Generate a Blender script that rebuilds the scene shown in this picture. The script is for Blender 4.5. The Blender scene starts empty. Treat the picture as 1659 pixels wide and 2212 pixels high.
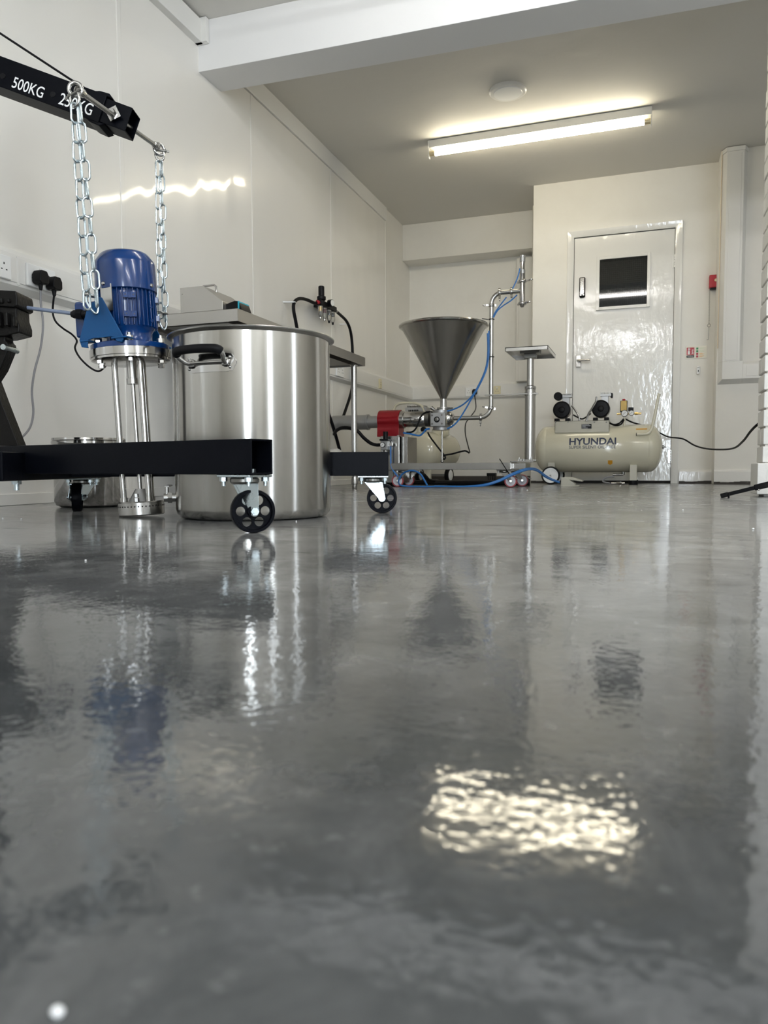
import bpy, bmesh, math, random
from mathutils import Vector as V, Matrix
random.seed(7)
SC = bpy.context.scene
COL = SC.collection
PI = math.pi

# ------------------------------------------------------------------ camera survey
F_PX, CX, CY, HCAM = 1600.0, 829.5, 1106.0, 0.143
EX = V((0.94322107, 0.01681548, -0.33173973))     # world axes seen from the camera (right, down, forward)
EY = V((0.33214726, -0.0582508, 0.94142713))
EZ = V((-0.00349356, -0.99816035, -0.0605286))
CAM = V((0, 0, HCAM))
def ray(px, py):
    d = V((px - CX, py - CY, F_PX)); return V((d.dot(EX), d.dot(EY), d.dot(EZ)))
def onX(px, py, X): d = ray(px, py); return CAM + d * (X / d.x)
def onY(px, py, Y): d = ray(px, py); return CAM + d * (Y / d.y)
def onZ(px, py, Z=0.0): d = ray(px, py); return CAM + d * ((Z - HCAM) / d.z)
RT = V((0.9432, 0.3321, 0)).normalized()           # camera right on the floor plan
FW = V((-0.3321, 0.9432, 0)).normalized()          # camera forward on the floor plan
UP = V((0, 0, 1))
def S(px, py, d): r = ray(px, py); return CAM + r * (d / r.dot(FW))   # point at plan distance d
def K(a, d, z): return RT * a + FW * d + UP * z

cd = bpy.data.cameras.new('camera'); cam = bpy.data.objects.new('camera', cd); COL.objects.link(cam)
cd.sensor_fit = 'HORIZONTAL'; cd.sensor_width = 36.0; cd.lens = 36.0 * F_PX / 1659.0
cd.clip_start = 0.02
R = Matrix(((EX.x, -EX.y, -EX.z), (EY.x, -EY.y, -EY.z), (EZ.x, -EZ.y, -EZ.z)))
cam.matrix_world = Matrix.Translation(CAM) @ R.to_4x4()
cd.dof.use_dof = True; cd.dof.focus_distance = 2.6; cd.dof.aperture_fstop = 11.0
SC.camera = cam

# ------------------------------------------------------------------ world, light, exposure
w = bpy.data.worlds.new('world'); SC.world = w; w.use_nodes = True
w.node_tree.nodes['Background'].inputs[0].default_value = (0.75, 0.85, 1.0, 1)
w.node_tree.nodes['Background'].inputs[1].default_value = 0.6
SC.view_settings.view_transform = 'Standard'; SC.view_settings.look = 'None'
SC.view_settings.gamma = 1.0; SC.view_settings.exposure = 0.45
SC.view_settings.use_curve_mapping = False
XW, YF, XR, ZC = -2.316, -2.6, 3.3, 2.54           # left wall, front wall, right wall, ceiling
# glazed openings: (wall, from, to, sill, head, watts); the entrance behind the camera and two narrow windows in the right wall
OPENINGS = [('front', 0.42, 1.02, 0.04, 2.10, 66), ('right', -1.55, -1.05, 0.10, 2.20, 36), ('right', 1.75, 2.05, 0.10, 2.20, 12)]
def area(name, loc, rot, sx, sy, power, col):
    l = bpy.data.lights.new(name, 'AREA'); l.shape = 'RECTANGLE'; l.size = sx; l.size_y = sy
    l.energy = power; l.color = col
    o = bpy.data.objects.new(name, l); COL.objects.link(o); o.location = loc; o.rotation_euler = rot
    return o
for wl_, a_, b_, z0_, z1_, e_ in OPENINGS:
    if wl_ == 'front': area('daylight', ((a_ + b_) / 2, YF - 0.06, (z0_ + z1_) / 2), (PI / 2, 0, 0), b_ - a_, z1_ - z0_, e_, (0.82, 0.91, 1.0))
    else: area('daylight', (XR + 0.06, (a_ + b_) / 2, (z0_ + z1_) / 2), (PI / 2, 0, PI / 2), b_ - a_, z1_ - z0_, e_, (0.82, 0.91, 1.0))
TUBE_STRENGTH = 28.0; ADDED_TUBES = 76.0; NEAR_TUBES = 34.0     # pair next to the beam set dimmer so its face isn't blown out
SC.cycles.max_bounces = 10; SC.cycles.diffuse_bounces = 6; SC.cycles.glossy_bounces = 6
SC.cycles.transmission_bounces = 6
SC.cycles.use_denoising = True
SC.cycles.sample_clamp_indirect = 6.0
SC.cycles.caustics_reflective = False; SC.cycles.caustics_refractive = False

# ------------------------------------------------------------------ materials
def mat(name, col, rough=0.5, metal=0.0, spec=0.5, emit=None, es=0.0, coat=0.0, trans=0.0, alpha=1.0, aniso=0.0, bump=None, var=None, rvar=None):
    m = bpy.data.materials.new(name); m.use_nodes = True
    nt = m.node_tree; b = nt.nodes['Principled BSDF']
    b.inputs['Base Color'].default_value = (*col, 1); b.inputs['Roughness'].default_value = rough
    b.inputs['Metallic'].default_value = metal; b.inputs['Specular IOR Level'].default_value = spec
    b.inputs['Coat Weight'].default_value = coat; b.inputs['Coat Roughness'].default_value = 0.06
    b.inputs['Transmission Weight'].default_value = trans; b.inputs['Alpha'].default_value = alpha
    if aniso:
        b.inputs['Anisotropic'].default_value = aniso
        t = nt.nodes.new('ShaderNodeTangent'); t.direction_type = 'RADIAL'; t.axis = 'Z'
        nt.links.new(t.outputs[0], b.inputs['Tangent']); b.inputs['Anisotropic Rotation'].default_value = 0.25
    if emit: b.inputs['Emission Color'].default_value = (*emit, 1); b.inputs['Emission Strength'].default_value = es
    tc = None
    def coords(scale):
        nonlocal tc
        if tc is None: tc = nt.nodes.new('ShaderNodeTexCoord')
        mp = nt.nodes.new('ShaderNodeMapping'); nt.links.new(tc.outputs['Object'], mp.inputs[0])
        mp.inputs['Scale'].default_value = scale if hasattr(scale, '__len__') else (scale,) * 3
        return mp.outputs[0]
    def noise(scale, detail=3, rough_=0.55, dist=0.0):
        n = nt.nodes.new('ShaderNodeTexNoise'); n.inputs['Scale'].default_value = 1.0
        n.inputs['Detail'].default_value = detail; n.inputs['Roughness'].default_value = rough_
        n.inputs['Distortion'].default_value = dist
        nt.links.new(coords(scale), n.inputs['Vector']); return n.outputs['Fac']
    if bump:                                       # list of (scale, distance, detail)
        prev = None
        for sc_, dist, det in bump:
            bn = nt.nodes.new('ShaderNodeBump'); bn.inputs['Strength'].default_value = 1.0
            bn.inputs['Distance'].default_value = dist
            nt.links.new(noise(sc_, det), bn.inputs['Height'])
            if prev: nt.links.new(prev, bn.inputs['Normal'])
            prev = bn.outputs[0]
        nt.links.new(prev, b.inputs['Normal'])
        if coat: nt.links.new(prev, b.inputs['Coat Normal'])
    if var:                                        # (scale, colour b, low, high)
        sc_, c2, lo, hi = var
        mr = nt.nodes.new('ShaderNodeMapRange'); mr.inputs[1].default_value = lo; mr.inputs[2].default_value = hi
        nt.links.new(noise(sc_, 5, 0.6, 0.4), mr.inputs[0])
        mx = nt.nodes.new('ShaderNodeMix'); mx.data_type = 'RGBA'
        mx.inputs[6].default_value = (*col, 1); mx.inputs[7].default_value = (*c2, 1)
        nt.links.new(mr.outputs[0], mx.inputs[0]); nt.links.new(mx.outputs[2], b.inputs['Base Color'])
    if rvar:
        sc_, lo, hi = rvar
        mr = nt.nodes.new('ShaderNodeMapRange'); mr.inputs[1].default_value = 0.3; mr.inputs[2].default_value = 0.7
        mr.inputs[3].default_value = lo; mr.inputs[4].default_value = hi
        nt.links.new(noise(sc_, 4), mr.inputs[0]); nt.links.new(mr.outputs[0], b.inputs['Roughness'])
    return m
M = {}
M['panel'] = mat('glossy_white_panel', (0.80, 0.785, 0.745), 0.28, spec=0.35, coat=0.5, bump=[((1.0, 4.0, 1.2), 0.010, 1)])
M['paint'] = mat('white_wall_paint', (0.80, 0.785, 0.74), 0.5, bump=[(25, 0.0012, 3), (2.0, 0.004, 2)], var=(3.0, (0.76, 0.74, 0.69), 0.35, 0.8))
M['ceil'] = mat('ceiling_paint', (0.68, 0.665, 0.625), 0.75, bump=[(3.0, 0.006, 2), (14, 0.0012, 3)])
M['beam'] = mat('beam_paint', (0.80, 0.80, 0.80), 0.55, bump=[(3.0, 0.003, 2)])
M['gloss'] = mat('white_gloss_paint', (0.80, 0.795, 0.77), 0.12, coat=0.4, bump=[((22, 22, 9), 0.0022, 3)])
M['wplastic'] = mat('white_plastic', (0.78, 0.775, 0.75), 0.28)
M['wbright'] = mat('bright_white_plastic', (0.85, 0.86, 0.86), 0.3)
M['brick'] = mat('white_painted_brick', (0.80, 0.79, 0.76), 0.5, bump=[(30, 0.002, 4)])
M['mortar'] = mat('painted_mortar', (0.72, 0.70, 0.66), 0.7, bump=[(60, 0.002, 3)])
M['steel'] = mat('brushed_steel', (0.47, 0.46, 0.44), 0.26, 1.0)
M['bench'] = mat('bench_steel', (0.52, 0.505, 0.475), 0.42, 1.0)
M['potsteel'] = mat('pot_steel', (0.50, 0.485, 0.455), 0.21, 1.0, aniso=0.85, var=((9, 9, 0.6), (0.38, 0.368, 0.342), 0.4, 0.7))  # vertical colour streaks stand in for mirrored bands
M['conesteel'] = mat('hopper_steel', (0.36, 0.35, 0.325), 0.24, 1.0, var=((6, 6, 1), (0.28, 0.272, 0.255), 0.35, 0.7))
M['polish'] = mat('polished_steel', (0.48, 0.47, 0.455), 0.11, 1.0)
M['alu'] = mat('cast_aluminium', (0.40, 0.40, 0.395), 0.42, 0.85)
M['zinc'] = mat('zinc_plate', (0.54, 0.61, 0.64), 0.3, 1.0, rvar=(60, 0.22, 0.38))
M['darksteel'] = mat('dark_steel', (0.22, 0.215, 0.20), 0.35, 1.0)
M['black'] = mat('black_gloss_paint', (0.0025, 0.003, 0.005), 0.38, spec=0.06, bump=[(90, 0.0003, 2)])
M['hammer'] = mat('black_hammered_paint', (0.008, 0.0075, 0.007), 0.3, spec=0.12, bump=[(110, 0.0012, 2)])
M['bplastic'] = mat('black_plastic', (0.005, 0.005, 0.006), 0.4, spec=0.15)
M['rubber'] = mat('black_rubber', (0.005, 0.005, 0.006), 0.5, spec=0.15)
M['blue'] = mat('blue_gloss_enamel', (0.002, 0.032, 0.145), 0.2, spec=0.35, coat=0.3)
M['bluemat'] = mat('blue_bracket_paint', (0.002, 0.062, 0.19), 0.4, spec=0.3)
M['bluetube'] = mat('blue_tube', (0.020, 0.155, 0.46), 0.28)
M['greycable'] = mat('grey_cable', (0.25, 0.25, 0.27), 0.4)
M['slatecable'] = mat('slate_cable', (0.19, 0.23, 0.32), 0.35)
M['red'] = mat('red_anodised', (0.28, 0.008, 0.014), 0.25, 0.35)
M['redplastic'] = mat('red_plastic', (0.42, 0.012, 0.025), 0.35)
M['redtyre'] = mat('red_tyre', (0.33, 0.02, 0.03), 0.4)
M['lilac'] = mat('pale_wheel_hub', (0.58, 0.57, 0.62), 0.4)
M['cream'] = mat('cream_enamel', (0.66, 0.63, 0.50), 0.16, coat=0.5)
M['creamgrey'] = mat('cream_grey_enamel', (0.50, 0.48, 0.40), 0.3)
M['orange'] = mat('orange_label', (0.75, 0.36, 0.03), 0.4)
M['brass'] = mat('brass', (0.72, 0.52, 0.22), 0.25, 1.0)
M['amber'] = mat('amber_label', (0.62, 0.40, 0.06), 0.35)
M['navy'] = mat('navy_lettering', (0.012, 0.022, 0.06), 0.4)
M['white'] = mat('white_lettering', (0.85, 0.85, 0.85), 0.5)
M['dial'] = mat('dial_face', (0.82, 0.82, 0.80), 0.25)
M['teal'] = mat('teal_plastic', (0.02, 0.42, 0.55), 0.35)
M['yellowed'] = mat('yellowed_plastic', (0.72, 0.66, 0.44), 0.35)
M['green'] = mat('green_print', (0.05, 0.28, 0.10), 0.5)
M['greenpale'] = mat('pale_green_print', (0.62, 0.70, 0.50), 0.5)
M['signcream'] = mat('sign_cream', (0.76, 0.74, 0.64), 0.3)
M['copper'] = mat('copper_pipe_paint', (0.70, 0.60, 0.47), 0.45)
M['tube'] = mat('lit_tube', (1, 1, 1), 0.4, emit=(1.0, 0.90, 0.68), es=TUBE_STRENGTH)
M['addedtube'] = mat('added_white_tube', (1, 1, 1), 0.4, emit=(0.95, 0.975, 1.0), es=ADDED_TUBES)  # tubes added out of view to brighten the room
M['neartube'] = mat('lit_dim_white_tube', (1, 1, 1), 0.4, emit=(1.0, 0.975, 0.94), es=NEAR_TUBES)
M['tubecap'] = mat('tube_cap', (0.72, 0.62, 0.40), 0.3, 0.4)
M['darkglass'] = mat('dark_wired_glass', (0.012, 0.014, 0.014), 0.03, spec=0.6)
M['film'] = mat('clear_plastic_film', (0.85, 0.86, 0.87), 0.2, trans=0.5)
M['edgedark'] = mat('floor_edge_dark', (0.05, 0.045, 0.04), 0.8)
M['crumb'] = mat('white_crumb', (0.85, 0.85, 0.85), 0.4)
g = M['clear'] = mat('clear_bowl', (0.9, 0.9, 0.88), 0.05, trans=0.92)

def floor_mat():
    m = bpy.data.materials.new('grey_resin_floor'); m.use_nodes = True
    nt = m.node_tree; N = nt.nodes; L = nt.links; b = N['Principled BSDF']
    tc = N.new('ShaderNodeTexCoord')
    def noise(scale, detail, rough=0.55, dist=0.0, rotz=0.0):
        mp = N.new('ShaderNodeMapping'); L.new(tc.outputs['Object'], mp.inputs[0])
        mp.inputs['Scale'].default_value = scale; mp.inputs['Rotation'].default_value = (0, 0, rotz)
        n = N.new('ShaderNodeTexNoise'); n.inputs['Scale'].default_value = 1.0; n.inputs['Detail'].default_value = detail
        n.inputs['Roughness'].default_value = rough; n.inputs['Distortion'].default_value = dist
        L.new(mp.outputs[0], n.inputs['Vector']); return n.outputs['Fac']
    def rng(fac, a, c, lo, hi):
        r = N.new('ShaderNodeMapRange'); L.new(fac, r.inputs[0])
        for i, x in enumerate((a, c, lo, hi)): r.inputs[i + 1].default_value = x
        return r.outputs[0]
    def mix(fac, c1, c2):
        x = N.new('ShaderNodeMix'); x.data_type = 'RGBA'; L.new(fac, x.inputs[0])
        for s, c in ((6, c1), (7, c2)):
            if isinstance(c, tuple): x.inputs[s].default_value = (*c, 1)
            else: L.new(c, x.inputs[s])
        return x.outputs[2]
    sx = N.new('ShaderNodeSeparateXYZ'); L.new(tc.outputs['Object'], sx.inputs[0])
    wear_light = rng(sx.outputs[1], 0.4, 1.5, 0.10, 1.0)             # work area scuffs, and dimmer light near the camera painted as darker floor
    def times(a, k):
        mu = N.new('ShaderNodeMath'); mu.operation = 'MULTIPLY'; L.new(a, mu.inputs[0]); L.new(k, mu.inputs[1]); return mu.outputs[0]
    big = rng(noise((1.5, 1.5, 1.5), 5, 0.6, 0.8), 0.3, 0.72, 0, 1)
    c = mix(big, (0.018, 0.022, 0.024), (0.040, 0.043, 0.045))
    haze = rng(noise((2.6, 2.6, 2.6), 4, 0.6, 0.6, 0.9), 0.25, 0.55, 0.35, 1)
    c = mix(times(haze, wear_light), c, (0.25, 0.252, 0.249))
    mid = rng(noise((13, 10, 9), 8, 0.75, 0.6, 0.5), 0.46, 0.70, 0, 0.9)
    c = mix(times(mid, wear_light), c, (0.42, 0.422, 0.418))
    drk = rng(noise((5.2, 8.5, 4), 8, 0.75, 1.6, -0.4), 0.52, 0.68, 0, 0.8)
    c = mix(times(drk, wear_light), c, (0.025, 0.027, 0.029))
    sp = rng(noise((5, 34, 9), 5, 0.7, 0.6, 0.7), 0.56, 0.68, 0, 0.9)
    c = mix(times(sp, wear_light), c, (0.03, 0.031, 0.033))
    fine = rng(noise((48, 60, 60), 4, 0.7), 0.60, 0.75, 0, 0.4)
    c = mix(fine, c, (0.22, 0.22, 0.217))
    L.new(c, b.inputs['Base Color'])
    def plus(a, k):
        mu = N.new('ShaderNodeMath'); mu.operation = 'ADD'; L.new(a, mu.inputs[0]); L.new(k, mu.inputs[1]); return mu.outputs[0]
    dull = rng(sx.outputs[1], 1.0, 3.2, 0.0, 0.15)             # the resin is more worn towards the back
    scuff = plus(plus(times(mid, wear_light), times(sp, wear_light)), times(drk, wear_light))
    L.new(plus(rng(noise((6, 6, 6), 5, 0.6, 0.6), 0.35, 0.7, 0.025, 0.085), dull), b.inputs['Roughness'])
    L.new(rng(plus(scuff, times(haze, rng(sx.outputs[1], 1.0, 3.2, 0.0, 0.45))), 0.0, 0.95, 0.62, 0.05), b.inputs['Specular IOR Level'])
    bump_fade = rng(sx.outputs[1], 0.35, 2.4, 1.0, 0.14)
    prev = None
    for sc_, dist, det in (((135, 135, 135), 0.00020, 1), ((26, 26, 26), 0.0004, 1)):
        bn = N.new('ShaderNodeBump'); bn.inputs['Strength'].default_value = 1.0; bn.inputs['Distance'].default_value = dist
        mu = N.new('ShaderNodeMath'); mu.operation = 'MULTIPLY'    # bump height faded away from the camera to keep far floor reflections bright
        L.new(noise(sc_, det), mu.inputs[0]); L.new(bump_fade, mu.inputs[1])
        L.new(mu.outputs[0], bn.inputs['Height'])
        if prev: L.new(prev, bn.inputs['Normal'])
        prev = bn.outputs[0]
    L.new(prev, b.inputs['Normal'])
    return m
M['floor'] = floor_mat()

# ------------------------------------------------------------------ mesh builder
def basis(ax):
    ax = V(ax).normalized()
    t = V((0, 0, 1)) if abs(ax.z) < 0.9 else V((1, 0, 0))
    u = ax.cross(t).normalized(); return u, ax.cross(u).normalized(), ax
def smooth_path(pts, k=6):
    pts = [V(p) for p in pts]; out = []
    for i in range(len(pts) - 1):
        p0 = pts[max(i - 1, 0)]; p1 = pts[i]; p2 = pts[i + 1]; p3 = pts[min(i + 2, len(pts) - 1)]
        for j in range(k):
            t = j / k
            out.append(0.5 * ((2 * p1) + (p2 - p0) * t + (2 * p0 - 5 * p1 + 4 * p2 - p3) * t * t + (3 * p1 - p0 - 3 * p2 + p3) * t ** 3))
    out.append(pts[-1]); return out
class MB:
    def __init__(s, m=None): s.v = []; s.f = []; s.mi = []; s.M = m; s.cur = 0
    def add(s, vs, fs):
        o = len(s.v)
        s.v += [(s.M @ V(p)) if s.M is not None else V(p) for p in vs]
        s.f += [[i + o for i in f] for f in fs]; s.mi += [s.cur] * len(fs); return s
    def mat(s, i): s.cur = i; return s
    def box(s, c, size, ax=None):
        c = V(c); x, y, z = ax or (V((1, 0, 0)), V((0, 1, 0)), V((0, 0, 1)))
        hx, hy, hz = [k / 2 for k in size]; vs = []
        for i in (-1, 1):
            for j in (-1, 1):
                for k in (-1, 1): vs.append(c + x * hx * i + y * hy * j + z * hz * k)
        return s.add(vs, [(0, 1, 3, 2), (4, 6, 7, 5), (0, 4, 5, 1), (2, 3, 7, 6), (0, 2, 6, 4), (1, 5, 7, 3)])
    def bb(s, x0, x1, y0, y1, z0, z1):
        return s.box(((x0 + x1) / 2, (y0 + y1) / 2, (z0 + z1) / 2), (abs(x1 - x0), abs(y1 - y0), abs(z1 - z0)))
    def bar(s, p0, p1, wd, ht, up=(0, 0, 1)):
        p0, p1 = V(p0), V(p1); a = (p1 - p0); L = a.length; a.normalize()
        side = a.cross(V(up)).normalized(); u = side.cross(a).normalized()
        return s.box((p0 + p1) / 2, (L, wd, ht), (a, side, u))
    def cyl(s, p0, p1, r0, r1=None, n=24, cap=True):
        return s.lathe(p0, V(p1) - V(p0), [(r0, 0), (r0 if r1 is None else r1, (V(p1) - V(p0)).length)], n, cap)
    def lathe(s, o, ax, prof, n=32, cap=True, ang=2 * PI):
        o = V(o); u, v, a = basis(ax); vs = []; fs = []; k = len(prof)
        for r, h in prof:
            for i in range(n):
                t = ang * i / n; vs.append(o + a * h + (u * math.cos(t) + v * math.sin(t)) * max(r, 1e-5))
        for j in range(k - 1):
            for i in range(n):
                fs.append((j * n + i, j * n + (i + 1) % n, (j + 1) * n + (i + 1) % n, (j + 1) * n + i))
        if cap: fs.append(tuple(range(n))[::-1]); fs.append(tuple(range((k - 1) * n, k * n)))
        return s.add(vs, fs)
    def tube(s, pts, r, n=10, closed=False, sm=0, flat=1.0):
        pts = smooth_path(pts, sm) if sm else [V(p) for p in pts]
        m = len(pts); vs = []; fs = []; u = None
        for i, p in enumerate(pts):
            if closed: t = (pts[(i + 1) % m] - pts[i - 1]).normalized()
            else: t = (pts[min(i + 1, m - 1)] - pts[max(i - 1, 0)]).normalized()
            if u is None: u = basis(t)[0]
            u = (u - t * u.dot(t)).normalized(); v = t.cross(u)
            rr = r[i] if hasattr(r, '__len__') else r
            for j in range(n):
                q = 2 * PI * j / n; vs.append(p + (u * math.cos(q) + v * math.sin(q) * flat) * rr)
        for i in range(m if closed else m - 1):
            a, b_ = i * n, ((i + 1) % m) * n
            for j in range(n): fs.append((a + j, a + (j + 1) % n, b_ + (j + 1) % n, b_ + j))
        if not closed: fs.append(tuple(range(n))[::-1]); fs.append(tuple(range((m - 1) * n, m * n)))
        return s.add(vs, fs)
    def prism(s, poly, vec):
        n = len(poly); vec = V(vec); vs = [V(p) for p in poly] + [V(p) + vec for p in poly]
        fs = [tuple(range(n))[::-1], tuple(range(n, 2 * n))] + [(i, (i + 1) % n, n + (i + 1) % n, n + i) for i in range(n)]
        return s.add(vs, fs)
    def quad(s, a, b_, c, d): return s.add([a, b_, c, d], [(0, 1, 2, 3)])
    def sphere(s, c, r, n=14, sq=(1, 1, 1)):
        prof = []; k = n // 2
        vs = []; fs = []; c = V(c)
        for j in range(k + 1):
            t = PI * j / k
            for i in range(n):
                q = 2 * PI * i / n
                vs.append(c + V((max(math.sin(t), 1e-4) * math.cos(q) * sq[0], max(math.sin(t), 1e-4) * math.sin(q) * sq[1], math.cos(t) * sq[2])) * r)
        for j in range(k):
            for i in range(n): fs.append((j * n + i, j * n + (i + 1) % n, (j + 1) * n + (i + 1) % n, (j + 1) * n + i))
        return s.add(vs, fs)
    def hexnut(s, p0, p1, r): return s.lathe(p0, V(p1) - V(p0), [(r, 0), (r, (V(p1) - V(p0)).length)], 6)
    def build(s, name, mats, parent=None, bevel=0.0, seg=2, origin=None, angle=38):
        off = V(parent['_o']) if parent is not None else (V(origin) if origin is not None else V((0, 0, 0)))
        me = bpy.data.meshes.new(name); me.from_pydata([p - off for p in s.v], [], s.f)
        mats = mats if isinstance(mats, (list, tuple)) else [mats]
        for x in mats: me.materials.append(M[x])
        for p, i in zip(me.polygons, s.mi): p.material_index = i
        bm = bmesh.new(); bm.from_mesh(me); bmesh.ops.recalc_face_normals(bm, faces=bm.faces); bm.to_mesh(me); bm.free()
        me.polygons.foreach_set('use_smooth', [True] * len(me.polygons)); me.set_sharp_from_angle(angle=math.radians(angle))
        o = bpy.data.objects.new(name, me); COL.objects.link(o)
        o['_o'] = list(off)
        if parent is not None: o.parent = parent
        else: o.location = off
        if bevel:
            md = o.modifiers.new('bevel', 'BEVEL'); md.width = bevel; md.segments = seg; md.limit_method = 'ANGLE'; md.angle_limit = math.radians(40)
            md.harden_normals = True
        return o
def tag(o, label, cat, group=None):
    o['label'] = label; o['category'] = cat
    if group: o['group'] = group
    return o
def thing(name, label, cat, loc, group=None):
    o = bpy.data.objects.new(name, None); COL.objects.link(o); o.location = loc; o['_o'] = list(loc); o.empty_display_size = 0.05
    return tag(o, label, cat, group)
def struct(o): o['kind'] = 'structure'; return o
def text_data(txt, size, bold=0.0, align='LEFT', space=1.0):
    c = bpy.data.curves.new('lettering', 'FONT'); c.body = txt; c.size = size; c.offset = bold; c.align_x = align; c.space_character = space
    c.resolution_u = 4
    o = bpy.data.objects.new('lettering', c); COL.objects.link(o)
    dg = bpy.context.evaluated_depsgraph_get(); dg.update()
    me = bpy.data.meshes.new_from_object(o.evaluated_get(dg))
    bm = bmesh.new(); bm.from_mesh(me)
    bpy.data.objects.remove(o); bpy.data.curves.remove(c); bpy.data.meshes.remove(me)
    return bm
def text_fit(txt, width, height, bold=0.0):
    """flat lettering scaled to fill width x height, origin at lower left"""
    bm = text_data(txt, 1.0, bold)
    xs = [v.co.x for v in bm.verts]; ys = [v.co.y for v in bm.verts]
    x0, x1, y0, y1 = min(xs), max(xs), min(ys), max(ys)
    for v in bm.verts: v.co = V(((v.co.x - x0) / (x1 - x0) * width, (v.co.y - y0) / (y1 - y0) * height, 0))
    return bm
def bm_into(mb, bm, fn):
    bm.verts.index_update()
    mb.add([fn(v.co) for v in bm.verts], [[v.index for v in f.verts] for f in bm.faces]); bm.free()

# ------------------------------------------------------------------ setting
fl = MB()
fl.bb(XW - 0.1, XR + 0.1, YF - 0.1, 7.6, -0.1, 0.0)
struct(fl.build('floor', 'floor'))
ce = MB().bb(XW - 0.1, XR + 0.1, YF - 0.1, 7.6, ZC, ZC + 0.1)
struct(ce.build('ceiling', 'ceil'))
wl = struct(MB().bb(XW - 0.1, XW, YF - 0.1, 7.6, 0, ZC).build('wall_left', 'paint'))
edges = [-2.55, -1.97, -0.75, 0.48, 1.70, 2.92, 4.142, 5.361, 6.63]
for a, b in zip(edges, edges[1:]):
    MB().bb(XW, XW + 0.005, a + 0.004, b - 0.004, 0.006, 2.418).build('cladding_panel', 'panel', wl, 0.001, 1)
for y in edges[1:]:
    MB().bb(XW + 0.004, XW + 0.0085, y - 0.014, y + 0.014, 0.004, 2.418).build('joint_strip', 'panel', wl, 0.002, 2)
# skirting bead of the cladding
MB().bb(XW + 0.004, XW + 0.012, -2.5, 6.63, 0.0, 0.045).build('floor_bead', 'panel', wl, 0.003, 2)
t = MB().bb(XW, XW + 0.018, 3.80, 6.63, 2.42, ZC); struct(t.build('trim_1', 'wplastic', None, 0.003))
t = MB().bb(XW, XW + 0.045, YF, 3.565, 2.41, ZC - 0.012); t.bb(XW, XW + 0.075, 3.54, 3.571, 2.41, ZC - 0.003)
struct(t.build('trim_2', 'wplastic', None, 0.003))
BF = lambda x: 3.572 + 0.028 * (x - XW)                    # the beam runs slightly askew to the walls
struct(MB().prism([(XW, BF(XW), 2.276), (XR, BF(XR), 2.276), (XR, BF(XR) + 0.1, 2.276), (0.95, 3.79, 2.276), (0.504, 3.79, 2.276), (0.504, 3.899, 2.276), (XW, 3.797, 2.276)], (0, 0, ZC - 2.276)).build('trim_3', 'beam', None, 0.003))['label'] = 'white downstand beam across the ceiling'
# back alcove, bulkhead over it, nib at its right
struct(MB().bb(XW, -0.9, 7.39, 7.6, 0, ZC).build('wall_back', 'paint'))
struct(MB().bb(XW, -0.9, 7.15, 7.39, 2.19, ZC).build('trim_4', 'paint', None, 0.004))
struct(MB().bb(-1.018, -0.9, 7.03, 7.39, 0, ZC).build('trim_5', 'paint', None, 0.004))
bx = MB().bb(-1.205, -1.018, 7.29, 7.39, 0.97, 2.15).bb(-1.18, -1.05, 7.275, 7.29, 0.97, 2.15)
struct(bx.build('trim_6', 'paint', None, 0.006))
# wall with the door: solid block with an opening
DX0, DX1, DZ = -0.600, 0.200, 2.070
YD = 6.55
dw = MB().bb(-0.940, DX0 - 0.004, YD, 7.6, 0, ZC).bb(DX1 + 0.004, 0.506, YD, 7.6, 0, ZC).bb(DX0 - 0.004, DX1 + 0.004, YD, 7.6, DZ + 0.004, ZC).bb(DX0 - 0.004, DX1 + 0.004, 6.75, 7.6, 0, DZ + 0.004)
struct(dw.build('wall_back.001', 'paint'))
struct(MB().bb(0.506, XR, 6.33, 7.6, 0, ZC).build('wall_back.002', 'paint', None, 0.004))
def pierced(name, holes, lo, hi, fn):
    b = MB(); x = lo
    for a_, b_, z0_, z1_ in holes:
        fn(b, x, a_, 0, ZC); fn(b, a_, b_, 0, z0_); fn(b, a_, b_, z1_, ZC); x = b_
    fn(b, x, hi, 0, ZC); return struct(b.build(name, 'paint'))
ff = lambda b, a_, b_, z0_, z1_: b.bb(a_, b_, YF - 0.1, YF, z0_, z1_)
fr_ = lambda b, a_, b_, z0_, z1_: b.bb(XR, XR + 0.1, a_, b_, z0_, z1_)
pierced('wall_front', [o_[1:5] for o_ in OPENINGS if o_[0] == 'front'], XW, XR, ff)
pierced('wall_right', [o_[1:5] for o_ in OPENINGS if o_[0] == 'right'], YF - 0.1, 7.6, fr_)
for i, (wl_, a_, b_, z0_, z1_, e_) in enumerate(OPENINGS):
    f = MB(); g_ = (lambda a, b, c, d: f.bb(a, b, YF - 0.04, YF + 0.02, c, d)) if wl_ == 'front' else (lambda a, b, c, d: f.bb(XR - 0.02, XR + 0.04, a, b, c, d))
    g_(a_, a_ + 0.04, z0_, z1_); g_(b_ - 0.04, b_, z0_, z1_); g_(a_, b_, z0_, z0_ + 0.05); g_(a_, b_, z1_ - 0.04, z1_)
    if wl_ == 'front': g_(a_, b_, 0.95, 1.02)
    struct(f.build('window_%d' % (i + 1), 'wplastic'))
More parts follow.
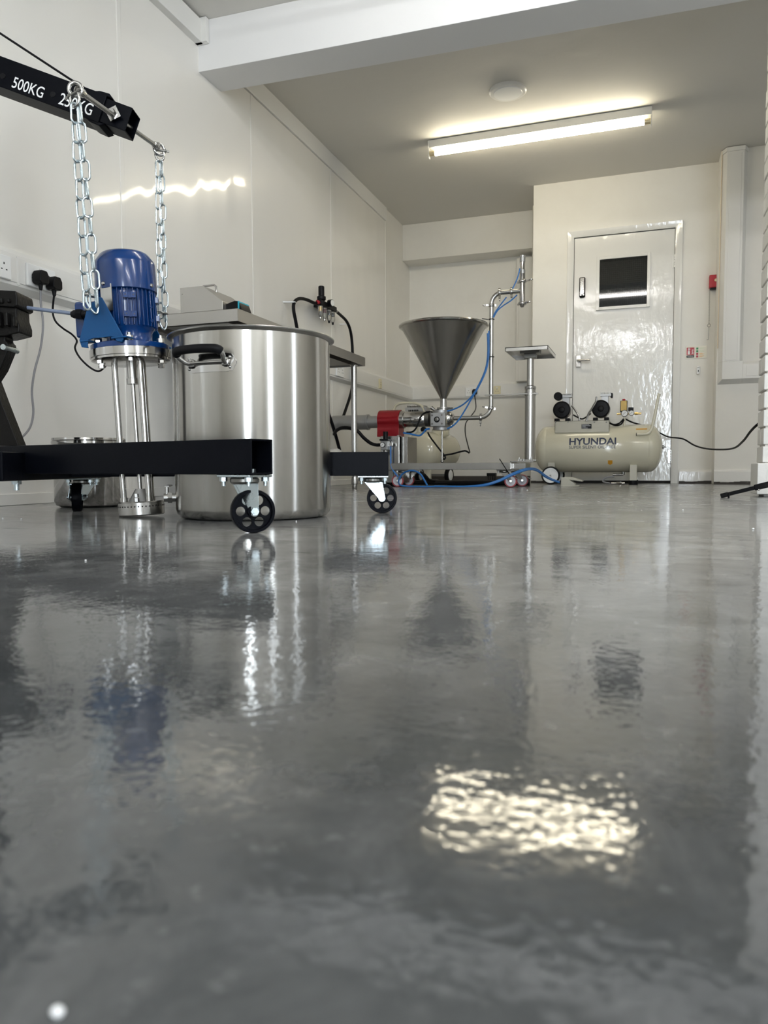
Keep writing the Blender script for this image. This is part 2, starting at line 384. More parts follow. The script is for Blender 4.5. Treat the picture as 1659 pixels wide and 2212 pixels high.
# skirting
def skirt(name, x0, x1, y):
    t = MB().prism([(x0, y, 0.018), (x0, y - 0.018, 0.018), (x0, y - 0.018, 0.098), (x0, y - 0.006, 0.112), (x0, y, 0.112)], (x1 - x0, 0, 0))
    o = struct(t.build(name, 'gloss'))
    d = MB()
    random.seed(3)
    x = x0
    while x < x1 - 0.01:
        wd = min(random.uniform(0.03, 0.09), x1 - x); d.bb(x, x + wd, y - 0.022 - random.uniform(0, 0.008), y, 0, 0.018 + random.uniform(-0.004, 0.012)); x += wd
    d.build('worn_edge', 'edgedark', o)  # dark blocks fill the gap under the battered skirting
skirt('baseboard_back', 0.262, 0.506, YD)
skirt('baseboard_back.001', 0.506, 1.6, 6.33)
skirt('baseboard_back.002', -0.940, -0.665, YD)
t = MB().bb(XW + 0.01, -1.02, 7.33, 7.39, 0, 0.05); struct(t.build('baseboard_back.003', 'edgedark', None, 0.01))

# door with frame, vision panel and ironmongery
dr = struct(MB().bb(DX0 + 0.004, DX1 - 0.004, YD + 0.012, YD + 0.056, 0.022, DZ - 0.006).build('door_1', 'gloss', None, 0.002))
fr = MB()
def arch(b, x0, x1, z0, z1):
    b.bb(x0, x1, YD - 0.018, YD, z0, z1)
fr.prism([(DX0 - 0.052, YD, 0), (DX0 - 0.052, YD - 0.020, 0), (DX0 - 0.012, YD - 0.014, 0), (DX0 + 0.002, YD - 0.006, 0), (DX0 + 0.002, YD, 0)], (0, 0, DZ + 0.045))
fr.prism([(DX1 + 0.052, YD, 0), (DX1 + 0.052, YD - 0.020, 0), (DX1 + 0.012, YD - 0.014, 0), (DX1 - 0.002, YD - 0.006, 0), (DX1 - 0.002, YD, 0)], (0, 0, DZ + 0.045))
fr.prism([(DX0 - 0.052, YD, DZ + 0.047), (DX0 - 0.052, YD - 0.020, DZ + 0.047), (DX0 - 0.052, YD - 0.014, DZ + 0.010), (DX0 - 0.052, YD - 0.006, DZ - 0.004), (DX0 - 0.052, YD, DZ - 0.004)], (DX1 - DX0 + 0.104, 0, 0))
struct(fr.build('trim_7', 'gloss', None, 0.002))['label'] = 'glossy white door architrave'
MB().bb(DX0 - 0.003, DX0 + 0.004, YD + 0.06, YD + 0.07, 0, DZ).bb(DX1 - 0.004, DX1 + 0.003, YD + 0.06, YD + 0.07, 0, DZ).bb(DX0, DX1, YD + 0.06, YD + 0.07, 0, DZ).build('door_backing', 'edgedark', dr)  # dark sheet filling the opening behind the door leaf
wx0, wx1, wz0, wz1 = -0.388, -0.012, 1.475, 1.865
MB().bb(wx0, wx1, YD + 0.004, YD + 0.012, wz0, wz1).build('pane', 'darkglass', dr)
wm = MB()
n = 24
for i in range(1, n): 
    x = wx0 + (wx1 - wx0) * i / n; wm.bb(x - 0.0005, x + 0.0005, YD + 0.0028, YD + 0.0042, wz0, wz1)
    z = wz0 + (wz1 - wz0) * i / n; wm.bb(wx0, wx1, YD + 0.0028, YD + 0.0042, z - 0.0005, z + 0.0005)
wm.build('wire_mesh', 'bplastic', dr)
bd = MB()
for (a, b, c, d) in ((wx0 - 0.025, wx0, wz0 - 0.025, wz1 + 0.025), (wx1, wx1 + 0.025, wz0 - 0.025, wz1 + 0.025), (wx0, wx1, wz0 - 0.025, wz0), (wx0, wx1, wz1, wz1 + 0.025)):
    bd.bb(a, b, YD - 0.006, YD + 0.013, c, d)
bd.build('glazing_bead', 'gloss', dr, 0.002)
kp = MB().bb(-0.552, -0.502, YD - 0.012, YD + 0.012, 1.565, 1.735).build('keypad_lock', 'bplastic', dr, 0.016, 4)
MB().bb(-0.545, -0.509, YD - 0.020, YD - 0.012, 1.578, 1.725).build('face_plate', 'polish', kp, 0.003)
kb = MB()
for r_ in range(7):
    for c_ in (-1, 1): kb.cyl((-0.527 + c_ * 0.009, YD - 0.026, 1.712 - r_ * 0.014), (-0.527 + c_ * 0.009, YD - 0.019, 1.712 - r_ * 0.014), 0.0045, n=10)
kb.build('key_button', 'wplastic', kp)
MB().cyl((-0.527, YD - 0.045, 1.60), (-0.527, YD - 0.019, 1.60), 0.016, n=20).bb(-0.533, -0.521, YD - 0.058, YD - 0.045, 1.58, 1.62).build('turn_knob', 'polish', kp, 0.002)
hp = MB().bb(-0.572, -0.532, YD - 0.004, YD + 0.013, 0.985, 1.085).build('door_handle', 'polish', dr, 0.003)
MB().tube([(-0.552, YD, 1.035), (-0.552, YD - 0.045, 1.035), (-0.542, YD - 0.052, 1.035), (-0.45, YD - 0.052, 1.035)], 0.009, 12, sm=4).build('lever', 'polish', hp)
for z in (1.80, 0.22):
    h = MB()
    for k in range(5): h.cyl((DX1 - 0.002, YD + 0.003, z - 0.05 + k * 0.021), (DX1 - 0.002, YD + 0.003, z - 0.031 + k * 0.021), 0.008, n=12)
    h.bb(DX1 - 0.022, DX1, YD + 0.007, YD + 0.0125, z - 0.05, z + 0.055)
    h.build('hinge', 'polish' if z < 1 else 'wplastic', dr)

# brick pillar at the right edge
random.seed(11)
PX0, PX1, PY0, PY1 = 0.507, 0.95, 3.796, 3.985
bp = MB().mat(1).bb(PX0 + 0.010, PX1, PY0 + 0.010, PY1 - 0.01, 0, ZC)
bp.mat(0)
z = 0.36; k = 0
bp.bb(PX0 - 0.022, PX1, PY0 - 0.022, PY1 + 0.02, 0.012, 0.155)
z = 0.158
while z < ZC - 0.03:
    h_ = min(0.074, ZC - z)
    ln = 0.215
    x = PX0 - (0.11 if k % 2 else 0)
    while x < PX1:
        a, b = max(x, PX0), min(x + ln, PX1)
        if b - a > 0.02:
            j = random.uniform(-0.002, 0.002)
            if k % 2 and a == PX0 and True:
                bp.bb(a + j, b, PY0 + j, (PY0 + PY1) / 2 - 0.005, z, z + h_); bp.bb(a + j, b, (PY0 + PY1) / 2 + 0.005, PY1, z, z + h_)
            else: bp.bb(a + j, b, PY0 + j, PY1, z, z + h_)
        x += ln + 0.009
    z += 0.083; k += 1
struct(bp.build('wall_right.001', ['brick', 'mortar'], None, 0.004, 2))['label'] = 'white painted brick pillar'

# ------------------------------------------------------------------ ceiling fittings
def light_fitting(x0, x1, y, label, tm='tube'):
    z = ZC
    r = thing('fluorescent_light', label, 'light', ((x0 + x1) / 2, y, z - 0.005), 'fluorescent lights on the ceiling')
    MB().prism([(x0, y - 0.035, z - 0.004), (x0, y - 0.028, z - 0.055), (x0, y + 0.028, z - 0.055), (x0, y + 0.035, z - 0.004)], (x1 - x0, 0, 0)).build('batten', 'wplastic', r, 0.003)
    MB().cyl((x0 + 0.045, y, z - 0.088), (x1 - 0.045, y, z - 0.088), 0.019, n=20).build('tube', tm, r)
    for xa, xb in ((x0 + 0.004, x0 + 0.045), (x1 - 0.045, x1 - 0.004)):
        MB().cyl((xa, y, z - 0.088), (xb, y, z - 0.088), 0.0185, n=20).build('tube_cap', 'tubecap', r)
    for x in (x0, x1):
        MB().bb(x - 0.003, x + 0.003, y - 0.034, y + 0.034, z - 0.055, z - 0.004).bb(x - 0.003, x + 0.003, y - 0.02, y + 0.02, z - 0.125, z - 0.05).build('end_bracket', 'wplastic', r, 0.002)
    return r
light_fitting(-1.545, 0.0, 5.42, 'lit fluorescent tube in a bare white batten on the rear ceiling')
for x_, y_, lab in ((-1.3, 2.45, 'front left, nearest the beam'), (-1.3, -1.3, 'front left, by the entrance, added for brightness'), (1.1, 2.45, 'front right, nearest the pillar, added for brightness'), (1.1, -1.3, 'front right, by the entrance, added for brightness'), (1.1, 0.6, 'front right, middle of the three, added for brightness')):  # first shows mirrored in the door pane, other four are added fill light
    light_fitting(x_, x_ + 1.6, y_, 'lit white batten light on the ceiling, ' + lab, 'neartube' if y_ > 2 else 'addedtube')
c = V((-0.868, 4.87, ZC))
r = thing('ceiling_vent', 'round white grille disc on the ceiling before the fluorescent tube', 'vent', c)
MB().lathe(c, (0, 0, -1), [(0.118, 0), (0.118, 0.010), (0.110, 0.018), (0.090, 0.018)], 48).build('rim', 'wplastic', r)
MB().lathe(c + V((0, 0, -0.0178)), (0, 0, -1), [(0.091, 0), (0.088, 0.004), (0.03, 0.006)], 48).build('grille', 'wbright', r)

# ------------------------------------------------------------------ dado trunking, sockets
def trunk_left(label, y0, y1):
    b = MB(); x = XW + 0.005
    b.prism([(x, y0, 0.818), (x + 0.035, y0, 0.838), (x + 0.035, y0, 0.955), (x + 0.018, y0, 0.976), (x, y0, 0.976)], (0, y1 - y0, 0))
    o = b.build('cable_trunking', 'wplastic', None, 0.002, 2, (x, (y0 + y1) / 2, 0.9))
    tag(o, label, 'trunking')
    MB().bb(x + 0.035, x + 0.038, y0, y1, 0.850, 0.944).build('lid', 'wplastic', o, 0.001, 1)
    return o
tl = trunk_left('long white cable trunking along the panelled left wall', 1.2, 7.36)
for y in (2.255, 4.9):
    MB().bb(XW + 0.038, XW + 0.045, y - 0.006, y + 0.006, 0.842, 0.950).build('cover_joint', 'wplastic', tl, 0.002)
b = MB(); yb = 7.39
b.prism([(XW, yb, 0.818), (XW, yb - 0.035, 0.838), (XW, yb - 0.035, 0.955), (XW, yb - 0.018, 0.976), (XW, yb, 0.976)], (-1.02 - XW, 0, 0))
o = b.build('cable_trunking', 'wplastic', None, 0.002, 2, (-1.7, yb, 0.9)); tag(o, 'white cable trunking on the alcove wall behind the hopper', 'trunking')
MB().bb(XW + 0.06, -1.02, yb - 0.038, yb - 0.035, 0.850, 0.944).build('lid', 'wplastic', o, 0.001, 1)
yb = 6.33                                            # upright trunking right of the door, turning to the right at its foot
b = MB()
x0, x1 = 0.515, 0.690
prof = [(x0, yb), (x0 + 0.028, yb - 0.06), (x1 - 0.028, yb - 0.06), (x1, yb)]
b.prism([(x, y, 0.94) for x, y in prof], (0, 0, 1.565))
cv = [(x0, yb, 0.772), (x0 + 0.028, yb - 0.06, 0.806), (x0 + 0.17, yb - 0.06, 0.806), (x0 + 0.17, yb, 0.772), (x0, yb, 0.94), (x0 + 0.028, yb - 0.06, 0.94), (x0 + 0.17, yb - 0.06, 0.94), (x0 + 0.17, yb, 0.94)]
b.add(cv, [(0, 1, 5, 4), (1, 2, 6, 5), (0, 3, 2, 1), (2, 3, 7, 6), (4, 5, 6, 7), (0, 4, 7, 3)])
b.prism([(x0 + 0.17, yb, 0.772), (x0 + 0.17, yb - 0.06, 0.806), (x0 + 0.17, yb - 0.06, 0.915), (x0 + 0.17, yb - 0.03, 0.938), (x0 + 0.17, yb, 0.938)], (1.2, 0, 0))
o = b.build('cable_trunking', 'wplastic', None, 0.002, 2, (x0 + 0.08, yb, 0.8)); tag(o, 'wide upright white trunking right of the door, with a turn at its foot', 'trunking')
MB().bb(x0 + 0.045, x1 - 0.045, yb - 0.063, yb - 0.06, 0.95, 2.49).build('lid', 'wplastic', o, 0.001, 1)
MB().prism([(x0 - 0.006, yb, 0), (x0 + 0.024, yb - 0.066, 0), (x1 - 0.024, yb - 0.066, 0), (x1 + 0.006, yb, 0)], (0, 0, 0.03)).build('end_collar', 'wplastic', o)
for ch in o.children:
    if ch.name.startswith('end_collar'): ch.location.z += 2.505
MB().bb(x1 + 0.02, x1 + 0.5, yb - 0.063, yb - 0.06, 0.825, 0.905).build('lid', 'wplastic', o, 0.001, 1)
o = MB().cyl((0.512, yb - 0.006, 1.05), (0.512, yb - 0.006, 2.53), 0.004, n=8).build('copper_pipe', 'copper', None, 0, 2, (0.512, yb, 1.1)); tag(o, 'thin copper pipe up the wall edge beside the upright trunking', 'pipe')

def socket(c, nx, wd, label, mats='wbright', double=True):
    """faceplate centred at c, facing along nx (unit), wd along the wall"""
    nx = V(nx); side = UP.cross(nx).normalized()
    r = MB().box(c + nx * 0.006, (0.013, wd, 0.086), (nx, side, UP)).build('power_socket', mats, None, 0.004, 3, c)
    tag(r, label, 'socket', 'sockets on the wall trunking')
    for s_ in ((-1, 1) if double else (0,)):
        q = c + side * s_ * wd * 0.26 + nx * 0.0128
        h = MB()
        h.box(q + UP * 0.012, (0.001, 0.004, 0.008), (nx, side, UP))
        for k in (-1, 1): h.box(q + side * k * 0.011 - UP * 0.010, (0.001, 0.0065, 0.004), (nx, side, UP))
        h.build('pin_hole', 'bplastic', r)
        MB().box(c + side * s_ * 0.009 + nx * 0.0125 + UP * 0.024, (0.005, 0.010, 0.018), (nx, side, UP)).build('switch', 'wplastic', r, 0.001)
    return r
XS = XW + 0.043
socket(V((XS, 2.138, 0.893)), (1, 0, 0), 0.146, 'empty white double socket at the left edge of the photo')
socket(V((XS, 2.36, 0.893)), (1, 0, 0), 0.146, 'white double socket holding two black plugs on left trunking')
p = onX(736, 803, XS); socket(V((XS, p.y - 0.03, 0.893)), (1, 0, 0), 0.146, 'white double socket left of the bench far leg')
socket(V((XS, p.y + 0.24, 0.893)), (1, 0, 0), 0.086, 'white single socket just right of the bench far leg', double=False)
p = onX(820, 830, XS); socket(V((XS, p.y, 0.893)), (1, 0, 0), 0.06, 'narrow yellowed outlet on left trunking near the alcove corner', 'yellowed', False)
YS = 7.39 - 0.038
p = onY(1021, 849, YS); socket(V((p.x, YS, 0.893)), (0, -1, 0), 0.146, 'white double socket with black plug on alcove trunking')
ps = p.copy()
p = onY(1074, 845, YS); socket(V((p.x, YS, 0.898)), (0, -1, 0), 0.07, 'yellowed square outlet on alcove trunking right of the pipe', 'yellowed', False)

def plug(b, c, n, s=1.0):
    n = V(n); side = UP.cross(n).normalized()
    poly = [(-0.024, -0.018), (-0.016, -0.027), (0.016, -0.027), (0.024, -0.018), (0.024, 0.008), (0.014, 0.025), (-0.014, 0.025), (-0.024, 0.008)]
    b.prism([c + side * x * s + UP * z * s for x, z in poly], n * 0.042 * s)
    b.cyl(c + n * 0.02 - UP * 0.022 * s, c + n * 0.02 - UP * 0.05 * s, 0.010 * s, 0.006 * s, 12)
c1 = V((XS + 0.015, 2.328, 0.886)); c2 = V((XS + 0.015, 2.398, 0.878))
r = thing('mains_lead', 'black plug with grey lead hanging from the double socket', 'cable', c1)
b = MB(); plug(b, c1, (1, 0, 0)); b.build('plug', 'bplastic', r, 0.004, 3)
pts = [c1 + V((0.02, 0, -0.04))] + [onX(*p, XW + x) for p, x in (((88, 655), .07), ((93, 700), .08), ((88, 750), .09), ((75, 800), .10), ((69, 845), .11), ((72, 890), .12), ((66, 920), .14), ((52, 940), .17), ((34, 951), .22))]
pts += [pts[-1] + V((0.1, -0.16, -0.03)), pts[-1] + V((0.15, -0.26, -0.22))]
MB().tube(pts, 0.0042, 10, sm=6).build('lead', 'greycable', r)
r = thing('mains_lead', 'black plug with black lead hanging from the double socket', 'cable', c2)
b = MB(); plug(b, c2, (1, 0, 0)); b.build('plug', 'bplastic', r, 0.004, 3)
pts = [c2 + V((0.02, 0, -0.04))] + [onX(*p, XW + x) for p, x in (((114, 672), .06), ((120, 694), .07), ((137, 710), .08), ((155, 722), .09), ((166, 736), .10), ((162, 752), .12), ((172, 772), .14), ((192, 792), .17), ((212, 802), .2), ((226, 793), .24), ((236, 780), .28))]
MB().tube(pts, 0.004, 10, sm=6).build('lead', 'bplastic', r)
cp = ps + V((0.028, -0.013, 0.0)); cp.z = 0.889
r = thing('mains_lead', 'black plug and lead on the alcove socket behind the filler', 'cable', cp)
b = MB(); plug(b, cp, (0, -1, 0)); b.build('plug', 'bplastic', r, 0.004, 3)
pts = [cp + V((0, -0.02, -0.04))] + [onY(*p, y) for p, y in (((1028, 875), 7.2), ((1026, 887), 7.0), ((1014, 903), 6.8), ((1006, 915), 6.7), ((1005, 935), 6.6), ((1009, 955), 6.5), ((1015, 977), 6.4))]
MB().tube(pts, 0.005, 8, sm=6).build('lead', 'bplastic', r)

# ------------------------------------------------------------------ small fittings right of the door
p0 = onY(1543, 608, YD)
r = thing('alarm_box', 'small red wall box with a chain, right of the door', 'alarm', (p0.x, YD, 1.60))
MB().bb(p0.x - 0.040, p0.x + 0.020, YD - 0.055, YD, 1.555, 1.655).build('casing', 'redplastic', r, 0.006, 3)
MB().cyl((p0.x + 0.006, YD - 0.066, 1.61), (p0.x + 0.006, YD - 0.055, 1.61), 0.010, n=16).bb(p0.x + 0.004, p0.x + 0.028, YD - 0.062, YD - 0.055, 1.604, 1.616).build('cream_button', 'yellowed', r)
MB().bb(p0.x - 0.032, p0.x + 0.012, YD - 0.05, YD - 0.005, 1.545, 1.556).build('black_base', 'bplastic', r)
ch = MB()
zt, zb = 1.548, 1.275; xx, yy = p0.x - 0.034, YD - 0.03; n = 26
def link(b, c, ax, sd, L, W, wr, n=5, seg=8):
    """an oblong chain link centred at c, long axis ax, width axis sd"""
    ax = V(ax).normalized(); sd = V(sd); sd = (sd - ax * sd.dot(ax)).normalized()
    hw = W / 2 - wr; hl = L / 2 - wr - hw; pts = []
    for e in (1, -1):
        for i in range(n + 1):
            t = PI * i / n
            pts.append(c + ax * e * (hl + hw * math.sin(t)) + sd * e * hw * math.cos(t))
    b.tube(pts, wr, seg, closed=True)
for i in range(n): link(ch, V((xx, yy, zt - (zt - zb) * (i + 0.5) / n)), UP, (1, 0, 0) if i % 2 else (0, 1, 0), 0.0145, 0.008, 0.0011, 3, 5)
ch.build('chain', 'darksteel', r)
hk = MB(); ring = [V((xx + 0.012 * math.cos(t), yy, zb - 0.012 + 0.012 * math.sin(t))) for t in [2 * PI * i / 14 for i in range(14)]]
hk.tube(ring, 0.0018, 6, closed=True); hk.bar((xx, yy, zb - 0.024), (xx - 0.003, yy, zb - 0.125), 0.004, 0.004, (0, 1, 0)); hk.bar((xx - 0.003, yy, zb - 0.125), (xx - 0.014, yy, zb - 0.122), 0.004, 0.004, (0, 1, 0))
hk.build('hook', 'darksteel', r)
# extinguisher sign
sx0, sx1, sz0, sz1 = 0.292, 0.452, 1.010, 1.110
r = thing('safety_sign', 'small extinguisher notice in red and green right of the door', 'sign', ((sx0 + sx1) / 2, YD, 1.06))
MB().bb(sx0, sx1, YD - 0.004, YD, sz0, sz1).build('board', 'signcream', r, 0.001, 1)
y = YD - 0.0045
def slab(m, x0, x1, z0, z1, nm, d=0.0004, par=r): return MB().bb(x0, x1, YD - 0.0045 - d, YD - 0.0038, z0, z1).build(nm, m, par)
rp = slab('redplastic', sx0 + 0.008, sx0 + 0.066, sz0 + 0.030, sz1 - 0.010, 'red_field')
ex = MB()
yy = YD - 0.0056
for (a, b_, c_, d_) in ((0.017, 0.033, 0.036, 0.062), (0.018, 0.032, 0.064, 0.066), (0.020, 0.030, 0.068, 0.074), (0.017, 0.036, 0.075, 0.080), (0.021, 0.029, 0.081, 0.086)): ex.bb(sx0 + a, sx0 + b_, yy, yy + 0.0008, sz0 + c_, sz0 + d_)
for i in range(4):
    ex.bb(sx0 + 0.046 + (i % 2) * 0.003, sx0 + 0.060 - (i % 3) * 0.002, yy, yy + 0.0008, sz0 + 0.040 + i * 0.009, sz0 + 0.045 + i * 0.009)
ex.build('white_pictogram', 'white', r)
slab('bplastic', sx0 + 0.008, sx0 + 0.066, sz0 + 0.010, sz0 + 0.027, 'caption_strip')
MB().bb(sx0 + 0.014, sx0 + 0.060, yy, yy + 0.0008, sz0 + 0.017, sz0 + 0.020).build('caption_line', 'white', r)
for i in range(4):
    z = sz1 - 0.022 - i * 0.021
    slab('green' if i < 2 else 'redplastic', sx0 + 0.080, sx0 + 0.096, z - 0.007, z + 0.009, 'small_symbol')
    for k in range(3): slab('greenpale' if i < 2 else 'orange', sx0 + 0.104, sx0 + 0.104 + 0.036 - 0.008 * ((k + i) % 3), z + 0.005 - k * 0.005, z + 0.007 - k * 0.005, 'print_line')
r = thing('wall_sensor', 'small rounded white sensor on the wall below the notice', 'sensor', (0.39, YD, 0.915))
MB().bb(0.376, 0.404, YD - 0.022, YD, 0.880, 0.948).build('casing', 'wbright', r, 0.010, 4)
MB().bb(0.387, 0.393, YD - 0.0235, YD - 0.021, 0.900, 0.915).bb(0.382, 0.398, YD - 0.0235, YD - 0.021, 0.933, 0.936).build('slot', 'bplastic', r)

# ------------------------------------------------------------------ casters
def caster(parent, piv, top, wheel_c, axle_dir, rw, ww, fork, wheelmats, plate_ax, holes=True, plate=(0.095, 0.075), name='caster', brake=False):
    """swivel caster: pivot point under the plate, wheel centre, axle direction"""
    ax = V(axle_dir).normalized(); piv = V(piv); wc = V(wheel_c)
    px_, py_ = V(plate_ax[0]), V(plate_ax[1])
    pl = MB().box(V((piv.x, piv.y, top - 0.003)), (plate[0], plate[1], 0.006), (px_, py_, UP)).build(name, fork, parent, 0.002)
    for i in (-1, 1):
        for j in (-1, 1):
            q = V((piv.x, piv.y, top - 0.006)) + px_ * i * plate[0] * 0.38 + py_ * j * plate[1] * 0.36
            MB().hexnut(q, q - UP * 0.009, 0.0085).cyl(q, q - UP * 0.019, 0.0042, n=10).build('bolt', fork, pl)
    b = MB().lathe(V((piv.x, piv.y, top - 0.006)), (0, 0, -1), [(0.028, 0), (0.032, 0.004), (0.032, 0.010), (0.027, 0.015)], 28); b.build('swivel_race', 'darksteel', pl)
    fwd = (wc - piv); fwd.z = 0
    fwd = fwd.normalized() if fwd.length > 1e-4 else UP.cross(ax)
    b = MB(); tz = top - 0.021
    for s_ in (-1, 1):
        o_ = ax * s_ * (ww / 2 + 0.004)
        w0, w1 = -0.027, 0.030
        bb = V((piv.x, piv.y, tz))
        pts = [bb + fwd * w0, bb + fwd * w1]
        for t in range(9):
            q = -0.1 - (PI - 0.2) * t / 8
            pts.append(wc + fwd * 0.012 * math.cos(q) + UP * 0.012 * math.sin(q))
        b.prism([p + o_ - ax * s_ * 0.0015 for p in pts], ax * s_ * 0.003)
    b.box(V((piv.x, piv.y, tz)) + fwd * 0.0015, (0.057, ww + 0.011, 0.004), (fwd, ax, UP))
    b.build('fork', fork, pl, 0.0015)
    b = MB()
    b.hexnut(wc + ax * (ww / 2 + 0.005), wc + ax * (ww / 2 + 0.014), 0.009); b.hexnut(wc - ax * (ww / 2 + 0.005), wc - ax * (ww / 2 + 0.014), 0.009)
    b.cyl(wc - ax * (ww / 2 + 0.017), wc + ax * (ww / 2 + 0.017), 0.005, n=12); b.build('axle_bolt', fork, pl)
    # wheel
    wh = MB()
    u, v, a = basis(ax)
    if holes:
        nh = 6; rh = rw * 0.215; rc = rw * 0.56
        hw = ww * 0.26
        wh.lathe(wc - ax * ww / 2, ax, [(rw * 0.86, 0), (rw * 0.97, 0), (rw, ww * 0.15), (rw, ww * 0.85), (rw * 0.97, ww), (rw * 0.86, ww), (rw * 0.84, ww * 0.7), (rw * 0.84, ww * 0.3), (rw * 0.86, 0)], 48, cap=False)
        wh.lathe(wc - ax * ww / 2, ax, [(0.006, 0), (rw * 0.26, 0), (rw * 0.28, ww * 0.1), (rw * 0.28, ww * 0.9), (rw * 0.26, ww), (0.006, ww)], 24, cap=False)
        # web with round holes: quads between hole circle and cell outline
        m = 8
        for s_ in (-1, 1):
            for h in range(nh):
                a0 = 2 * PI * h / nh; cell = []; hol = []
                for i in range(4 * m):
                    t = 2 * PI * i / (4 * m)
                    lx, ly = math.cos(t), math.sin(t)
                    hol.append((rc + rh * lx, rh * ly))
                    k = max(abs(lx), abs(ly)); ex_, ey_ = lx / k, ly / k
                    rr = rc + (ex_ * (rw * 0.86 - rc) if ex_ > 0 else ex_ * (rc - rw * 0.26)); an = ey_ * PI / nh
                    cell.append((rr, an))
                vs = []
                for (x, y_) in hol:
                    R_, A_ = math.hypot(x, y_), math.atan2(y_, x); vs.append(wc + ax * s_ * hw * 0.5 + (u * math.cos(a0 + A_) + v * math.sin(a0 + A_)) * R_)
                for (R_, A_) in cell: vs.append(wc + ax * s_ * hw * 0.5 + (u * math.cos(a0 + A_) + v * math.sin(a0 + A_)) * R_)
                q = 4 * m
                wh.add(vs, [(i, (i + 1) % q, q + (i + 1) % q, q + i) for i in range(q)])
                if s_ == 1: wh.add([p for p in vs[:q]] + [p - ax * hw for p in vs[:q]], [(i, (i + 1) % q, q + (i + 1) % q, q + i) for i in range(q)])
        w_ = wh.build('wheel', wheelmats[0], pl)
    else:
        wh.lathe(wc - ax * ww / 2, ax, [(rw * 0.76, 0), (rw * 0.93, 0), (rw, ww * 0.25), (rw, ww * 0.75), (rw * 0.93, ww), (rw * 0.76, ww)], 40, cap=True)
        w_ = wh.build('wheel', wheelmats[0], pl)
        MB().lathe(wc - ax * (ww / 2 + 0.001), ax, [(rw * 0.2, -0.002), (rw * 0.3, 0), (rw * 0.76, 0), (rw * 0.76, ww + 0.002), (rw * 0.3, ww + 0.002), (rw * 0.2, ww + 0.004)], 32).build('hub', wheelmats[1], pl)
    if brake:
        MB().bar(piv + UP * (top - piv.z - 0.03) + fwd * 0.02, wc + fwd * (rw + 0.02) + UP * 0.01, 0.03, 0.004).build('brake_pedal', fork, pl)
    return pl

# ------------------------------------------------------------------ engine crane
cr = thing('engine_crane', 'black folding engine crane with wheeled legs and lettered boom', 'crane', K(-1.06, 2.2, 0))
L1 = (RT * 0.853 - FW * 0.522).normalized()             # leg near the camera, points right and forward
n1 = UP.cross(L1).normalized()
e1 = K(-0.261, 1.592, 0.166)
def box_tube(b, p0, p1, wd, ht, up, wall=0.004, open_end=True):
    """square tube with an open far end"""
    p0, p1 = V(p0), V(p1); a = (p1 - p0).normalized(); sd = a.cross(V(up)).normalized(); u = sd.cross(a).normalized()
    def ringp(p, w_, h_): return [p + sd * w_ / 2 * i + u * h_ / 2 * j for i, j in ((-1, -1), (1, -1), (1, 1), (-1, 1))]
    vs = ringp(p0, wd, ht) + ringp(p1, wd, ht) + ringp(p1, wd - 2 * wall, ht - 2 * wall) + ringp(p1 - a * 0.10, wd - 2 * wall, ht - 2 * wall)
    fs = [(3, 2, 1, 0)]
    for k in range(3):
        for i in range(4): fs.append((k * 4 + i, k * 4 + (i + 1) % 4, (k + 1) * 4 + (i + 1) % 4, (k + 1) * 4 + i))
    fs.append((12, 13, 14, 15)); b.add(vs, fs)
b = MB(); box_tube(b, e1 - L1 * 0.98, e1, 0.07, 0.076, UP); b.build('leg', 'black', cr, 0.004, 3)
for k_ in (0.030, 0.062): q = e1 - L1 * k_ - UP * 0.033; MB().hexnut(q - UP * 0.002, q + UP * 0.007, 0.009).build('leg_bolt', 'zinc', cr)
e2 = S(839, 1002, 2.30); e2.z = 0.153
L2 = RT.copy(); n2 = UP.cross(L2)
b = MB(); box_tube(b, e2 - L2 * 1.06, e2, 0.07, 0.073, UP); b.build('leg', 'black', cr, 0.004, 3)
b = MB().bar(K(-1.012, 1.86, 0.148), K(-1.012, 2.60, 0.148), 0.112, 0.075); b.build('rear_crossbar', 'black', cr, 0.004)
q = S(35, 1029, 2.0); q.z = 0.112; MB().hexnut(q, q - UP * 0.012, 0.013).cyl(q + UP * 0.01, q - UP * 0.028, 0.007, n=12).build('clamp_bolt', 'zinc', cr)
# casters: front near, front far, rear
p1 = K(-0.306, 1.625, 0.1); wc1 = S(546, 1105, 1.618); wc1.z = 0.048
caster(cr, p1, 0.128, wc1, (FW * 0.93 - RT * 0.36), 0.048, 0.026, 'zinc', ['black'], (L1, n1))
p2 = S(806, 1035, 2.305); wc2 = S(825, 1076, 2.305); wc2.z = 0.047
caster(cr, p2, 0.1165, wc2, (FW), 0.047, 0.026, 'zinc', ['black'], (L2, n2))
p3 = K(-1.012, 2.49, 0.1); wc3 = K(-1.022, 2.465, 0.047)
caster(cr, p3, 0.1105, wc3, (RT * 0.95 + FW * 0.32), 0.047, 0.030, 'zinc', ['black'], (RT, FW))
